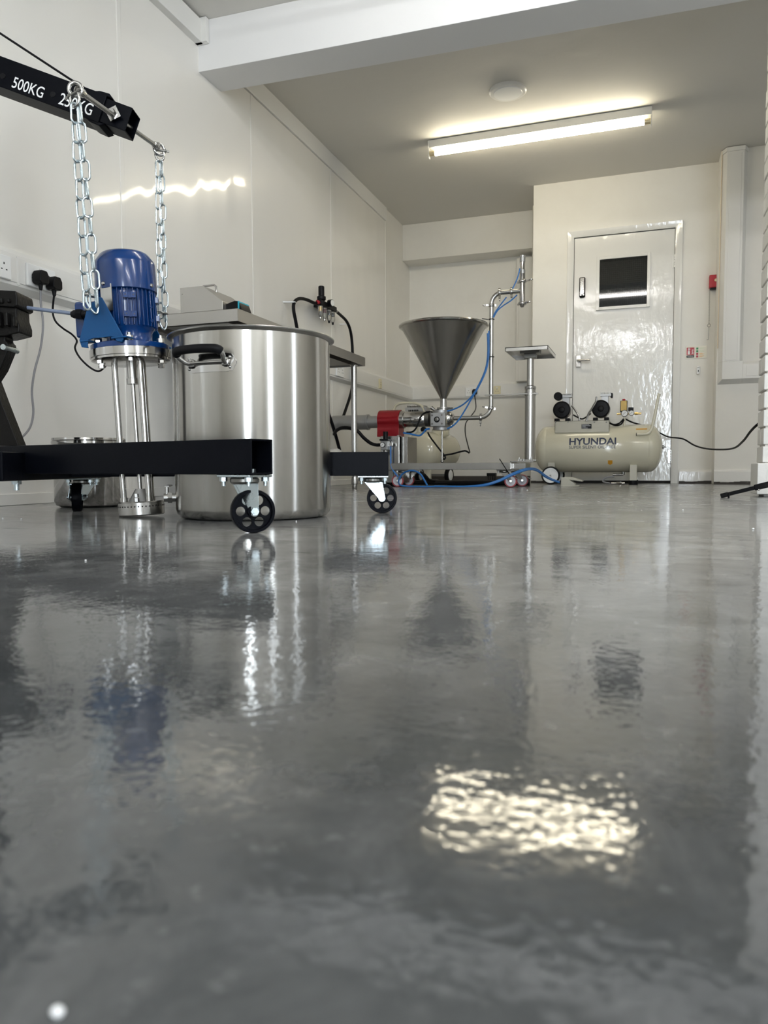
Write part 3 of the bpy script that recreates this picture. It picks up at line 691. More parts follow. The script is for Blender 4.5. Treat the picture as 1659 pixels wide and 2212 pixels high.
# mast, braces, pump
mast0 = K(-1.235, 2.2, 0.17)
MB().bar(K(-1.235, 2.2, 0.12), K(-1.235, 2.2, 1.50), 0.085, 0.085, FW).bar(K(-1.30, 2.2, 0.148), K(-1.05, 2.2, 0.148), 0.11, 0.07).build('mast', 'black', cr, 0.004)
b = MB()
q0 = S(40, 961, 2.16); q1 = S(-8, 961, 2.16); q2 = S(-62, 705, 2.16); q3 = S(-100, 705, 2.16)
b.prism([S(40, 963, 2.16), S(2, 866, 2.16), S(-60, 700, 2.16), S(-92, 700, 2.16), S(-40, 963, 2.16)], FW * 0.05)
b.build('brace_plate', 'hammer', cr, 0.002)
b = MB()
d0 = 2.12
b.prism([S(px, py, d0) for px, py in ((-70, 622), (34, 628), (37, 640), (37, 660), (30, 664), (-70, 655))], FW * 0.10)
b.prism([S(px, py, d0 + 0.01) for px, py in ((-70, 655), (35, 664), (36, 685), (42, 703), (42, 718), (10, 726), (-70, 730))], FW * 0.08)
b.prism([S(px, py, d0 + 0.02) for px, py in ((-70, 725), (11, 724), (11, 735), (17, 741), (19, 752), (0, 798), (-40, 860), (-70, 860))], FW * 0.05)
for (px, py, wd, h_) in ((4, 650, 9, 12), (20, 650, 8, 9), (16, 690, 8, 30), (32, 695, 6, 22), (0, 690, 8, 34)):
    q = S(px, py, d0); b.box(q, (wd * 0.0013, 0.02, h_ * 0.0013), (RT, FW, UP))
pu = b.build('pump_unit', 'hammer', cr, 0.004, 2)
q = S(18, 753, d0 + 0.03); MB().cyl(q - FW * 0.03, q + FW * 0.05, 0.008, n=14).build('pivot_bolt', 'zinc', pu)
# boom, drooping to the right
dB = 2.185
B0, B1 = S(-60, 142, dB), S(233, 249.5, dB); bd_ = (B1 - B0).normalized(); bn = FW; bu = bn.cross(bd_).normalized()
if bu.z < 0: bu = -bu
B2 = S(287, 270, dB)
b = MB(); box_tube(b, B0, B1, 0.080, 0.080, bu, 0.004); bo = b.build('boom', 'black', cr, 0.005, 3)
b = MB(); box_tube(b, B1 - bd_ * 0.2, B2, 0.068, 0.068, bu, 0.003); be = b.build('boom_extension', 'black', cr, 0.004, 3)
b = MB()
for s_ in (1, -1):
    b.prism([B1 + bu * s_ * 0.039 - bd_ * 0.040 - bn * 0.038, B1 + bu * s_ * 0.045 - bd_ * 0.024 - bn * 0.038, B1 + bu * s_ * 0.047 + bd_ * 0.004 - bn * 0.038, B1 + bu * s_ * 0.036 + bd_ * 0.018 - bn * 0.038], bn * 0.076)
b.build('sleeve_lip', 'black', bo, 0.002)
def on_boom(px, py): 
    rr = ray(px, py); q = B0 - bn * 0.0405; t_ = (q - CAM).dot(bn) / rr.dot(bn); return CAM + rr * t_
for txt, (xa, ya), (xb, yb_) in (('500KG', (26, 184), (92, 209)), ('250KG', (127, 220), (197, 247))):
    pa, pb = on_boom(xa, ya), on_boom(xb, yb_)
    wd = (pb - pa).length; ux = bd_
    bm = text_fit(txt, wd, wd * 0.34, 0.005); b = MB()
    bm_into(b, bm, lambda c: pa + ux * c.x + bu * c.y - bn * 0.0005 - bu * 0.006)
    b.build('lettering', 'white', bo)
for px in (6, 114): 
    q = on_boom(px, 164 + 0.367 * px - 2); MB().cyl(q - bn * 0.001, q + bn * 0.002, 0.0075, n=16).build('pin_hole', 'bplastic', bo)
MB().tube([S(-70, 26, 2.19), S(150, 170, 2.19), S(222, 214, 2.19)], 0.0032, 8).build('stay_rod', 'bplastic', cr)
q = S(224, 217, 2.19); MB().box(q - bu * 0.004, (0.03, 0.05, 0.014), (bd_, bn, bu)).build('stay_clamp', 'black', cr, 0.002)

# ------------------------------------------------------------------ lifting bar, shackles, chains
E1, E2 = S(163, 191, 1.985), S(344, 320, 2.36)
rd = (E2 - E1).normalized(); side = UP.cross(rd).normalized()
if side.dot(RT) < 0: side = -side
lb = thing('lifting_bar', 'steel eye bar pushed sideways through the black boom end', 'lifting bar', (E1 + E2) / 2)
MB().cyl(E1 + rd * 0.015, E2 - rd * 0.012, 0.0068, n=16).build('rod', 'steel', lb)
def ring_pts(c, a, b_, r, n=24): return [c + a * r * math.cos(2 * PI * i / n) + b_ * r * math.sin(2 * PI * i / n) for i in range(n)]
rs = (RT * 0.97 + FW * 0.1).normalized()
MB().tube(ring_pts(E1 - UP * 0.002, rs, UP, 0.0165), 0.0052, 10, True).lathe(E1 + rd * 0.008, rd, [(0.0115, 0), (0.0115, 0.02), (0.008, 0.028)], 16).build('eye_nut', 'polish', lb)
rs2 = (RT * 0.75 + FW * 0.6).normalized()
MB().tube(ring_pts(E2 - UP * 0.004, rs2, UP, 0.0165), 0.005, 10, True).lathe(E2 - rd * 0.010, -rd, [(0.0105, 0), (0.0105, 0.016), (0.007, 0.022)], 16).build('eye_nut', 'polish', lb)
w0 = S(246, 246, 2.141)
dd = (rd)
b = MB().prism([w0 + (bd_ * i + bu * j) * 0.023 - dd * 0.0045 for i, j in ((1, 0), (0, 1), (-1, 0), (0, -1))], dd * 0.003); b.build('square_washer', 'polish', lb)
b = MB().hexnut(w0 - dd * 0.014, w0 - dd * 0.004, 0.0105); b.build('locking_nut', 'polish', lb)

def shackle(c, ax, dn, label, sz):
    """bow shackle: pin along ax at c, bow hanging towards dn"""
    r = thing('bow_shackle', label, 'shackle', c, 'shackles on the lifting bar')
    ax, dn = V(ax).normalized(), V(dn).normalized(); pts = []
    for i in range(13):
        t = PI * i / 12
        pts.append(c + ax * sz * (0.62 + 0.25 * math.sin(t)) * math.cos(t) + dn * sz * 1.55 * math.sin(t) ** 0.8)
    MB().tube(pts, sz * 0.19, 10).build('bow', 'polish', r)
    MB().cyl(c - ax * sz * 1.05, c + ax * sz * 1.05, sz * 0.17, n=14).lathe(c - ax * sz * 0.85, ax, [(sz * 0.3, 0), (sz * 0.3, sz * 0.3)], 14).lathe(c + ax * sz * 0.55, ax, [(sz * 0.3, 0), (sz * 0.3, sz * 0.3)], 14).box(c + ax * sz * 1.2, (sz * 0.5, sz * 0.12, sz * 0.34), (ax, ax.cross(dn), dn)).build('pin', 'darksteel', r)
    return r
s1 = S(160, 202, 1.978); shackle(s1, -RT * 0.9 + FW * 0.25 - UP * 0.35, -UP + RT * 0.12, 'steel bow shackle below the near lifting eye, on the left chain', 0.0205)
s2 = S(345, 325, 2.362); shackle(s2, RT * 0.9 + FW * 0.3, -UP, 'steel bow shackle below the far lifting eye, on the right chain', 0.0195)

def chain(label, strands, pitch, width, wire):
    """strands: list of (top, bottom); each gets links of its own"""
    r = thing('lifting_chain', label, 'chain', (strands[0][0] + strands[1][0]) / 2, 'chains holding the blue mixer')
    for k, (a, b_) in enumerate(strands):
        n = max(2, round((b_ - a).length / pitch)); ax = (b_ - a).normalized()
        for i in range(n):
            t = (i + 0.5) / n
            c = a.lerp(b_, t) + side * 0.0015 * math.sin(i * 2.1 + k)
            ph = math.radians(15 if i % 2 else 122)
            sd = RT * math.cos(ph) + FW * math.sin(ph) * (1 if k else -1)
            MBl = MB(); link(MBl, c, ax + side * 0.02 * math.sin(i * 1.7), sd, (b_ - a).length / n + wire * 3.1, width, wire, 6, 8)
            MBl.build('link', 'zinc', r)
    return r
A1 = [(S(160, 224, 1.974), S(188, 668, 2.025)), (S(171, 224, 1.976), S(210, 662, 2.032))]
A2 = [(S(341, 349, 2.36), S(347, 688, 2.335)), (S(348, 349, 2.36), S(357, 694, 2.335))]
chain('doubled zinc chain on the left, nearest the blue motor front', A1, 0.0478, 0.0265, 0.0031)
chain('doubled zinc chain on the right, behind the blue motor', A2, 0.0465, 0.0225, 0.0027)

# ------------------------------------------------------------------ blue immersion mixer
mc = V((-1.408, 1.832, 0.0))
tilt = Matrix.Rotation(math.radians(-2.6), 4, FW)
ra = math.atan2(rd.y, rd.x)                              # local +y runs away from the camera, along the lifting bar
MM = Matrix.Translation(mc + UP * 0.004) @ tilt @ Matrix.Rotation(ra - PI / 2, 4, 'Z')
mx = thing('immersion_mixer', 'blue electric motor mixer on steel rods standing on the floor', 'mixer', mc)
def mb(): return MB(MM)
Z = V((0, 0, 1))
b = mb().lathe((0, 0, 0), Z, [(0.063, 0.0), (0.066, 0.003), (0.066, 0.038), (0.063, 0.041)], 56).mat(1)
for i in range(40):
    t = 2 * PI * i / 40; u_ = V((math.cos(t), math.sin(t), 0)); b.cyl(u_ * 0.0655 + Z * 0.027, u_ * 0.0664 + Z * 0.027, 0.0022, n=8)
b.build('stator_head', ['steel', 'bplastic'], mx)
mb().lathe((0, 0, 0.041), Z, [(0.036, 0), (0.032, 0.006), (0.014, 0.036)], 32).build('head_cone', 'alu', mx)
b = mb(); b.hexnut((0.012, -0.040, 0.041), (0.012, -0.040, 0.052), 0.008); b.hexnut((0.012, -0.040, 0.054), (0.012, -0.040, 0.064), 0.007); b.build('head_nut', 'polish', mx)
for (x, y) in ((-0.044, -0.020), (0.040, -0.018), (0.006, 0.048)):
    mb().cyl((x, y, 0.041), (x, y, 0.450), 0.0088, n=20).build('support_rod', 'polish', mx)
    mb().lathe((x, y, 0.041), Z, [(0.011, 0), (0.011, 0.012)], 20).build('rod_collar', 'polish', mx)
mb().cyl((0, 0, 0.06), (0, 0, 0.41), 0.0065, n=16).build('shaft', 'polish', mx)
mb().lathe((0, 0, 0.385), Z, [(0.017, 0), (0.017, 0.016), (0.0145, 0.017), (0.0145, 0.065)], 24).build('coupling', 'steel', mx)
b = mb().lathe((0, 0, 0.447), Z, [(0.098, 0), (0.110, 0.004), (0.110, 0.010), (0.1135, 0.011), (0.1135, 0.032), (0.110, 0.034)], 64); b.build('steel_flange', 'polish', mx)
for i in range(6):
    t = math.radians(-57 + 60 * i); u_ = V((math.cos(t), math.sin(t), 0)) * 0.098
    mb().hexnut(u_ + Z * 0.439, u_ + Z * 0.447, 0.010).hexnut(u_ + Z * 0.497, u_ + Z * 0.509, 0.0105).cyl(u_ + Z * 0.439, u_ + Z * 0.518, 0.005, n=10).build('flange_bolt', 'polish', mx)
b = mb().lathe((0, 0, 0.480), Z, [(0.110, 0), (0.110, 0.014), (0.106, 0.016), (0.07, 0.016), (0.064, 0.03), (0.064, 0.05), (0.072, 0.062)], 64); b.build('motor_flange', 'blue', mx)
b = mb().lathe((0, 0, 0.540), Z, [(0.070, 0), (0.073, 0.004), (0.073, 0.118), (0.071, 0.122)], 48)
for i in range(36):
    t = 2 * PI * (i + 0.5) / 36; u_ = V((math.cos(t), math.sin(t), 0)); w_ = V((-math.sin(t), math.cos(t), 0))
    b.box(u_ * 0.0755 + Z * 0.602, (0.012, 0.0028, 0.116), (u_, w_, Z))
b.build('motor_body', 'blue', mx, 0.0008, 1)
for ang in (-52, 28):
    t = math.radians(ang); u_ = V((math.cos(t), math.sin(t), 0)); w_ = V((-math.sin(t), math.cos(t), 0))
    b = mb()
    for z in (0.572, 0.625):
        for s_ in (-1, 1): b.box(u_ * 0.079 + w_ * s_ * 0.0105 + Z * z, (0.018, 0.013, 0.016), (u_, w_, Z))
        b.box(u_ * 0.076 + Z * z, (0.018, 0.012, 0.016), (u_, w_, Z))
    b.mat(1)
    for z in (0.572, 0.625):
        for s_ in (-1, 1): b.cyl(u_ * 0.0875 + w_ * s_ * 0.0105 + Z * z, u_ * 0.0884 + w_ * s_ * 0.0105 + Z * z, 0.0025, n=8)
    b.build('foot_boss', ['blue', 'navy'], mx, 0.0015)
t = math.radians(-6); u_ = V((math.cos(t), math.sin(t), 0)); b = mb().tube([u_ * 0.082 + Z * 0.555, u_ * 0.082 + Z * 0.642], 0.002, 6)
for z in (0.560, 0.60, 0.64): b.tube(ring_pts(u_ * 0.083 + Z * z, V((-u_.y, u_.x, 0)), Z, 0.0045, 12), 0.0015, 5, True)
b.build('wire_clip', 'blue', mx)
fc = mb().lathe((0, 0, 0.648), Z, [(0.0825, -0.002), (0.0855, 0), (0.0855, 0.076), (0.083, 0.086), (0.069, 0.106), (0.063, 0.1105), (0.01, 0.112)], 64).build('fan_cover', 'blue', mx)
for ang in (-101, -3, 85, 170):
    t = math.radians(ang); u_ = V((math.cos(t), math.sin(t), 0)); mb().lathe(u_ * 0.0850 + Z * 0.660, u_, [(0.0058, 0), (0.0058, 0.002), (0.0035, 0.005)], 14).build('cover_screw', 'polish', fc)
t = math.radians(-97); u_ = V((math.cos(t), math.sin(t), 0)); w_ = V((-math.sin(t), math.cos(t), 0))
mb().box(u_ * 0.083 + Z * 0.620, (0.002, 0.040, 0.075), (u_, w_, Z)).build('rating_plate', 'steel', mx)
# terminal box on the left with gland and cable
tb = mb().box((-0.118, 0.01, 0.578), (0.07, 0.10, 0.10)).box((-0.095, 0.01, 0.59), (0.05, 0.07, 0.07)).build('terminal_box', 'blue', mx, 0.006, 3)
mb().box((-0.155, -0.005, 0.625), (0.018, 0.03, 0.022)).build('box_lug', 'blue', tb, 0.003)
gp = S(178, 679, 2.17)
b = MB().hexnut(gp, gp - RT * 0.016, 0.015); b.lathe(gp - RT * 0.016, -RT, [(0.0125, 0), (0.012, 0.008), (0.008, 0.016)], 16); b.cyl(gp, gp + RT * 0.03, 0.011, n=12); b.build('cable_gland', 'bplastic', tb)
pts = [gp - RT * 0.012, S(140, 675, 2.175), S(90, 669, 2.18), S(45, 663, 2.18), S(0, 658, 2.17), S(-60, 652, 2.15), S(-90, 640, 2.12)]
MB().tube(pts, 0.0055, 10, sm=5).build('motor_cable', 'slatecable', mx)
# lifting brackets: trapezium plates across the lifting bar
IM = MM.inverted()
def plate_local(px, py, yl):
    p_ = IM @ CAM; d_ = IM.to_3x3() @ ray(px, py); q = p_ + d_ * ((yl - p_.y) / d_.y); return (q.x, q.z)
outline = [plate_local(px, py, -0.112) for px, py in ((171, 735), (187, 668), (192, 660), (212, 642), (219, 642), (263, 722), (266, 733), (262, 739), (252, 737), (246, 728), (238, 727), (200, 731), (190, 735), (188, 745), (190, 752), (176, 750))]
for s_ in (1, -1):
    b = mb()
    b.prism([(x, s_ * -0.112, z) for x, z in outline], (0, s_ * 0.005, 0))
    xr = outline[6][0]
    b.box((xr - 0.012, s_ * -0.098, 0.5005), (0.050, 0.034, 0.005))
    b.box((outline[0][0] + 0.018, s_ * -0.098, 0.5005), (0.026, 0.034, 0.005))
    b.build('lifting_bracket', 'bluemat', mx, 0.0015, 2)
def quick_link(c, ax, sd, label):
    r = thing('quick_link', label, 'link', c, 'quick links on the mixer brackets')
    b = MB(); ax, sd = V(ax).normalized(), V(sd).normalized()
    pts = []
    for i in range(20):
        t = 2 * PI * i / 20
        wd = 0.013 * (1.0 + 0.35 * math.sin(t)); pts.append(c + sd * wd * math.cos(t) * 1.0 + ax * 0.027 * math.sin(t))
    b.tube(pts, 0.0034, 8, True); b.build('loop', 'zinc', r)
    q = c + ax * 0.024
    MB().lathe(q - UP * 0.003, UP + RT * 0.15, [(0.006, 0), (0.0175, 0.0015), (0.0175, 0.0045), (0.006, 0.006)], 24).build('thimble_washer', 'darksteel', r)
    return r
qa = MM @ V(((outline[3][0] + outline[2][0]) / 2 + 0.006, -0.112, outline[3][1] - 0.010))
quick_link(S(201, 657, qa.dot(FW) - 0.006), UP * 1 - RT * 0.35, RT * 0.8 + FW * 0.3 + UP * 0.2, 'zinc quick link joining the left chain to the near blue bracket')
quick_link(S(352, 693, 2.325), UP * 1 - RT * 0.1, FW * 0.6 + RT * 0.6, 'zinc quick link joining the right chain to the far blue bracket')

# ------------------------------------------------------------------ big stock pot
pc = V((-1.083, 1.926, 0)); PR = 0.224
sp = thing('stock_pot', 'tall brushed steel stock pot with a black sleeved handle', 'pot', pc)
b = MB().lathe(pc, Z, [(PR - 0.028, 0.001), (PR - 0.012, 0.004), (PR - 0.003, 0.014), (PR, 0.028), (PR, 0.502), (PR + 0.004, 0.507), (PR - 0.003, 0.507), (PR - 0.003, 0.03), (PR - 0.03, 0.008), (0.01, 0.007)], 128)
b.build('body', 'potsteel', sp)
b = MB().lathe(pc + UP * 0.502, Z, [(PR, 0), (PR + 0.006, 0.003), (PR + 0.0135, 0.0065), (PR + 0.0145, 0.009), (PR + 0.012, 0.011), (PR - 0.003, 0.0075), (PR - 0.003, 0)], 128); b.build('rolled_rim', 'steel', sp)
def pot_handle(ang, vis=True):
    nrm = V((math.cos(ang), math.sin(ang), 0)); tg = V((-math.sin(ang), math.cos(ang), 0))
    if tg.dot(RT) < 0: tg = -tg
    def surf(s_, z, off): 
        a = s_ / PR
        return pc + (nrm * math.cos(a) + tg * math.sin(a)) * (PR + off) + UP * z
    z0 = 0.418
    b = MB(); n = 12; vs = []; fs = []
    hw, hh = 0.080, 0.024
    out = []
    for i in range(n + 1):
        s_ = -hw + 2 * hw * i / n
        k = hh * (1 if abs(s_) < hw - 0.024 else math.sqrt(max(0.02, 1 - ((abs(s_) - (hw - 0.024)) / 0.024) ** 2)))
        out.append((s_, k))
    for s_, k in out: vs += [surf(s_, z0 - k, 0.0005), surf(s_, z0 + k, 0.0005), surf(s_, z0 - k, 0.003), surf(s_, z0 + k, 0.003)]
    for i in range(n):
        o_ = i * 4
        fs += [(o_ + 2, o_ + 6, o_ + 7, o_ + 3), (o_, o_ + 2, o_ + 6, o_ + 4)[::-1], (o_ + 1, o_ + 5, o_ + 7, o_ + 3)]
    b.add(vs, fs); h = b.build('handle', 'polish', sp)
    MB().tube([surf(-0.052, z0, 0.007), surf(0.052, z0, 0.007)], 0.0095, 14, sm=6, flat=0.6).build('plate_rib', 'polish', h)
    for s_ in (-1, 1):
        for z in (-0.013, 0.013): MB().sphere(surf(s_ * 0.063, z0 + z, 0.003), 0.0045, 12).build('rivet', 'polish', h)
        MB().lathe(surf(s_ * 0.052, z0, 0.003), nrm, [(0.013, 0), (0.012, 0.006), (0.008, 0.009)], 18).build('bail_socket', 'polish', h)
    path = [surf(-0.052, z0, 0.006), surf(-0.054, z0 + 0.002, 0.026), surf(-0.057, z0 + 0.016, 0.048), surf(-0.045, z0 + 0.026, 0.058), surf(0, z0 + 0.028, 0.060), surf(0.045, z0 + 0.026, 0.058), surf(0.057, z0 + 0.016, 0.048), surf(0.054, z0 + 0.002, 0.026), surf(0.052, z0, 0.006)]
    MB().tube(path, 0.0062, 12, sm=5).build('wire_bail', 'steel', h)
    MB().tube([surf(-0.056, z0 + 0.020, 0.050), surf(-0.045, z0 + 0.0265, 0.058), surf(0, z0 + 0.028, 0.060), surf(0.045, z0 + 0.0265, 0.058), surf(0.055, z0 + 0.021, 0.051)], 0.0115, 14, sm=5).build('grip', 'rubber', h)
hp_ = S(461, 782, 1.99); ha = math.atan2(hp_.y - pc.y, hp_.x - pc.x)
pot_handle(ha); pot_handle(ha + PI)
tdir = (-RT * 0.96 - FW * 0.25).normalized(); tp = pc + tdir * (PR - 0.004) + UP * 0.058
b = MB().cyl(tp, tp + tdir * 0.035, 0.012, n=16).lathe(tp + tdir * 0.012, tdir, [(0.017, 0), (0.017, 0.012)], 6).cyl(tp + tdir * 0.026, tp + tdir * 0.026 + UP * 0.03, 0.006, n=10).bar(tp + tdir * 0.026 + UP * 0.032, tp + tdir * 0.03 + UP * 0.034 + FW * 0.05, 0.012, 0.004)
b.build('drain_tap', 'steel', sp)

# small polished pot at the wall
sc_ = V((-1.945, 2.235, 0)); r0 = 0.124
r = thing('small_pot', 'small polished steel pot with lid near the left wall', 'pot', sc_)
b = MB().lathe(sc_, Z, [(r0 - 0.022, 0.001), (r0 - 0.006, 0.008), (r0, 0.022), (r0, 0.232)], 72); b.build('body', 'polish', r)
b = MB().lathe(sc_ + UP * 0.232, Z, [(r0 + 0.002, -0.004), (r0 + 0.006, 0.0), (r0 + 0.006, 0.008), (r0 + 0.003, 0.010), (r0 + 0.005, 0.013), (r0 + 0.004, 0.020), (r0 - 0.012, 0.021), (0.01, 0.019)], 72); b.build('lid', 'polish', r)

# ------------------------------------------------------------------ steel bench and what stands on it
TX, TY0, TY1, TZ = -1.75, 2.985, 4.605, 0.862
bn_ = thing('workbench', 'stainless steel bench with an undershelf along the left wall', 'table', ((XW + TX) / 2 + 0.03, (TY0 + TY1) / 2, 0))
TXB = XW + 0.055
b = MB().bb(TXB, TX, TY0, TY1, TZ - 0.003, TZ)
for (a, b_, c_, d_) in ((TX - 0.002, TX, TY0, TY1), (TXB, TXB + 0.002, TY0, TY1), (TXB, TX, TY0, TY0 + 0.002), (TXB, TX, TY1 - 0.002, TY1)): b.bb(a, b_, c_, d_, TZ - 0.056, TZ)
b.build('bench_top', 'bench', bn_, 0.001, 1)
MB().bb(TXB + 0.08, TX - 0.08, TY0 + 0.05, TY1 - 0.05, TZ - 0.05, TZ - 0.004).build('top_stiffener', 'darksteel', bn_)
for y in (TY0 + 0.24, TY1 - 0.09):
    for x in (TXB + 0.05, TX - 0.045):
        l = MB().cyl((x, y, 0.075), (x, y, TZ - 0.05), 0.019, n=24).lathe((x, y, TZ - 0.062), Z, [(0.026, 0), (0.026, 0.01)], 24).build('leg', 'polish', bn_)
        MB().lathe((x, y, 0.0), Z, [(0.015, 0), (0.0165, 0.003), (0.0165, 0.03), (0.021, 0.035), (0.021, 0.072), (0.019, 0.08)], 20).build('foot', 'steel', l)
b = MB().bb(TXB + 0.03, TX - 0.028, TY0 + 0.05, TY1 - 0.07, 0.205, 0.222); b.build('undershelf', 'steel', bn_, 0.002)
b = MB()
random.seed(5); nx, ny = 14, 10; vs = []; fs = []
for i in range(nx + 1):
    for j in range(ny + 1):
        e = min(i, nx - i, j, ny - j)
        vs.append((-2.15 + 0.33 * i / nx, 3.95 + 0.5 * j / ny, 0.2225 + (0.012 + random.uniform(0, 0.03) if e > 0 else 0.0)))
for i in range(nx):
    for j in range(ny): a = i * (ny + 1) + j; fs.append((a, a + 1, a + ny + 2, a + ny + 1))
b.add(vs, fs); o = b.build('plastic_sheet', 'film', None, 0, 2, (-2.0, 4.2, 0.2225), 180); tag(o, 'crumpled clear plastic sheet lying on the bench undershelf', 'plastic sheet')
# stainless cabinet with sloping lid
YB = TY0 + 0.055
q0, q1 = onY(390, 683, YB), onY(481, 672, YB)
x0, x1 = q0.x, q1.x; zt = onY(390, 622, YB).z; xk = onY(438, 622, YB).x; zs = onY(480, 650, YB).z
r = thing('sealing_machine', 'stainless steel box with sloping front and top handle on the bench', 'machine', ((x0 + x1) / 2, YB + 0.12, TZ))
MB().prism([(x0, YB, TZ + 0.001), (x1, YB, TZ + 0.001), (x1, YB, zs), (xk, YB, zt), (x0, YB, zt)], (0, 0.26, 0)).build('casing', 'bench', r, 0.002)
yh = YB + 0.10
MB().tube([(x0 + 0.055, yh, zt), (x0 + 0.055, yh, zt + 0.018), (x0 + 0.065, yh, zt + 0.026), (xk + 0.0, yh, zt + 0.026), (xk + 0.010, yh, zt + 0.018), (xk + 0.010, yh, zt - 0.01)], 0.005, 10).build('top_handle', 'polish', r)
MB().lathe((x0 + 0.012, YB, zt - 0.03), (0, -1, 0), [(0.003, 0), (0.002, 0.002)], 8).build('side_screw', 'polish', r)
YB2 = YB + 0.03
q0, q1, q2 = onY(481, 672, YB2), onY(514, 672, YB2), onY(523, 673, YB2)
zz = onY(500, 651, YB2).z
r = thing('tape_dispenser', 'black and teal tape dispenser beside the steel box', 'dispenser', (q1.x, YB2 + 0.05, TZ))
xa, xb, xc = q0.x + 0.003, q1.x, min(q2.x, TX - 0.002)
MB().prism([(xa, YB2, TZ + 0.001), (xb, YB2, TZ + 0.001), (xb, YB2, zz), (xb - 0.02, YB2, zz + 0.002), (xb - 0.04, YB2, zz - 0.003), (xa, YB2, zz - 0.014)], (0, 0.09, 0)).build('casing', 'bplastic', r, 0.004)
MB().prism([(xb, YB2, TZ + 0.001), (xb + 0.007, YB2, TZ + 0.001), (xb + 0.007, YB2, zz - 0.002), (xb, YB2, zz)], (0, 0.09, 0)).build('teal_band', 'teal', r)
MB().prism([(xb + 0.007, YB2, TZ + 0.001), (xc, YB2, TZ + 0.001), (xc, YB2, TZ + 0.008), (xb + 0.008, YB2, zz - 0.008)], (0, 0.09, 0)).build('cutter_nose', 'bplastic', r)

# ------------------------------------------------------------------ air unit on the left wall with its hoses
XA = XW + 0.085
fu = [onX(px, py, XA) for px, py in ((692, 660), (701, 666), (708, 670), (715, 674))]
r = thing('air_regulator', 'black compressed air filter regulator with clear bowls on left wall', 'regulator', V((XW + 0.005, fu[1].y, fu[1].z)))
z0 = fu[1].z + 0.02
ys = [fu[0].y, fu[0].y + 0.075, fu[0].y + 0.155, fu[0].y + 0.225]
MB().bb(XA - 0.022, XA + 0.022, ys[0] - 0.03, ys[3] + 0.03, z0 - 0.016, z0 + 0.022).bb(XW + 0.005, XA, ys[1] - 0.02, ys[2] + 0.02, z0 - 0.01, z0 + 0.01).build('manifold', 'bplastic', r, 0.004)
MB().lathe((XA, ys[0] + 0.02, z0 + 0.022), Z, [(0.024, 0), (0.032, 0.01), (0.032, 0.03), (0.022, 0.034), (0.022, 0.10), (0.018, 0.105)], 24).build('pressure_knob', 'bplastic', r)
MB().lathe((XA + 0.022, ys[1] + 0.03, z0 + 0.02), (1, -0.2, 0), [(0.026, 0), (0.026, 0.03)], 24).mat(1).lathe((XA + 0.052, ys[1] + 0.024, z0 + 0.02), (1, -0.2, 0), [(0.022, 0), (0.022, 0.002)], 24).build('pressure_gauge', ['bplastic', 'dial'], r)
for i, y in enumerate(ys):
    zb_ = z0 - 0.016 - 0.003
    bw = MB().lathe((XA, y, zb_), (0, 0, -1), [(0.017, 0), (0.017, 0.06), (0.012, 0.075), (0.004, 0.08)], 20).build('bowl', 'clear', r)
    MB().cyl((XA, y, zb_ - 0.004), (XA, y, zb_ - 0.035), 0.009, n=12).build('filter_core', ['brass', 'redplastic', 'bplastic', 'bplastic'][i], bw)
    MB().lathe((XA, y, zb_ - 0.074), (0, 0, -1), [(0.008, 0), (0.008, 0.016), (0.004, 0.02)], 12).build('drain_valve', 'polish' if i < 2 else 'bplastic', bw)
MB().cyl((XA, ys[0] - 0.055, z0), (XA, ys[0] - 0.03, z0), 0.013, n=12).build('red_inlet_nut', 'redplastic', r)
MB().cyl((XA, ys[3] + 0.03, z0), (XA, ys[3] + 0.075, z0), 0.011, n=12).build('outlet_coupling', 'polish', r)
XH = XW + 0.07
pts = [V((XA, ys[0] - 0.05, z0))] + [onX(px, py, XH) for px, py in ((680, 655), (664, 648), (650, 645), (640, 648), (634.5, 657), (634.5, 672), (638, 690), (642, 712), (646, 740), (650, 790))]
o = MB().tube(pts, 0.0115, 12, sm=5).build('air_hose', 'rubber', None, 0, 2, pts[0]); tag(o, 'thick black air hose looping left from the wall regulator', 'hose', None)
pts = [V((XA, ys[3] + 0.07, z0))] + [onX(px, py, XH) for px, py in ((736, 681), (747, 692), (754, 705), (758, 720), (760.5, 740), (761.5, 760), (762, 790), (760, 840), (745, 890), (735, 915), (726, 928))]
o = MB().tube(pts, 0.0115, 12, sm=5).build('air_hose', 'rubber', None, 0, 2, pts[0]); tag(o, 'thick black air hose drooping right from the wall regulator', 'hose', None)
for (px, py), lab in (((634.5, 653), 'white hose clip holding the left hose to the wall'), ((753.5, 701), 'white hose clip holding the right hose to the wall')):
    q = onX(px, py, XH)
    o = MB().bar((XW + 0.004, q.y - 0.03, q.z), (XH + 0.004, q.y, q.z), 0.02, 0.008).tube(ring_pts(q, V((1, 0, 0)), V((0, 1, 0)), 0.0135, 16), 0.003, 6, True).build('hose_clip', 'wbright', None, 0, 2, q); tag(o, lab, 'clip', 'hose clips on the left wall')
pts = [onX(px, py, XW + 0.12) for px, py in ((700, 868), (712, 900), (722, 930), (731, 962), (738, 990), (744, 1020))]
o = MB().tube(pts, 0.0125, 10, sm=5).build('air_hose', 'rubber', None, 0, 2, pts[0]); tag(o, 'straight black hose slanting down the wall behind the bench leg', 'hose')

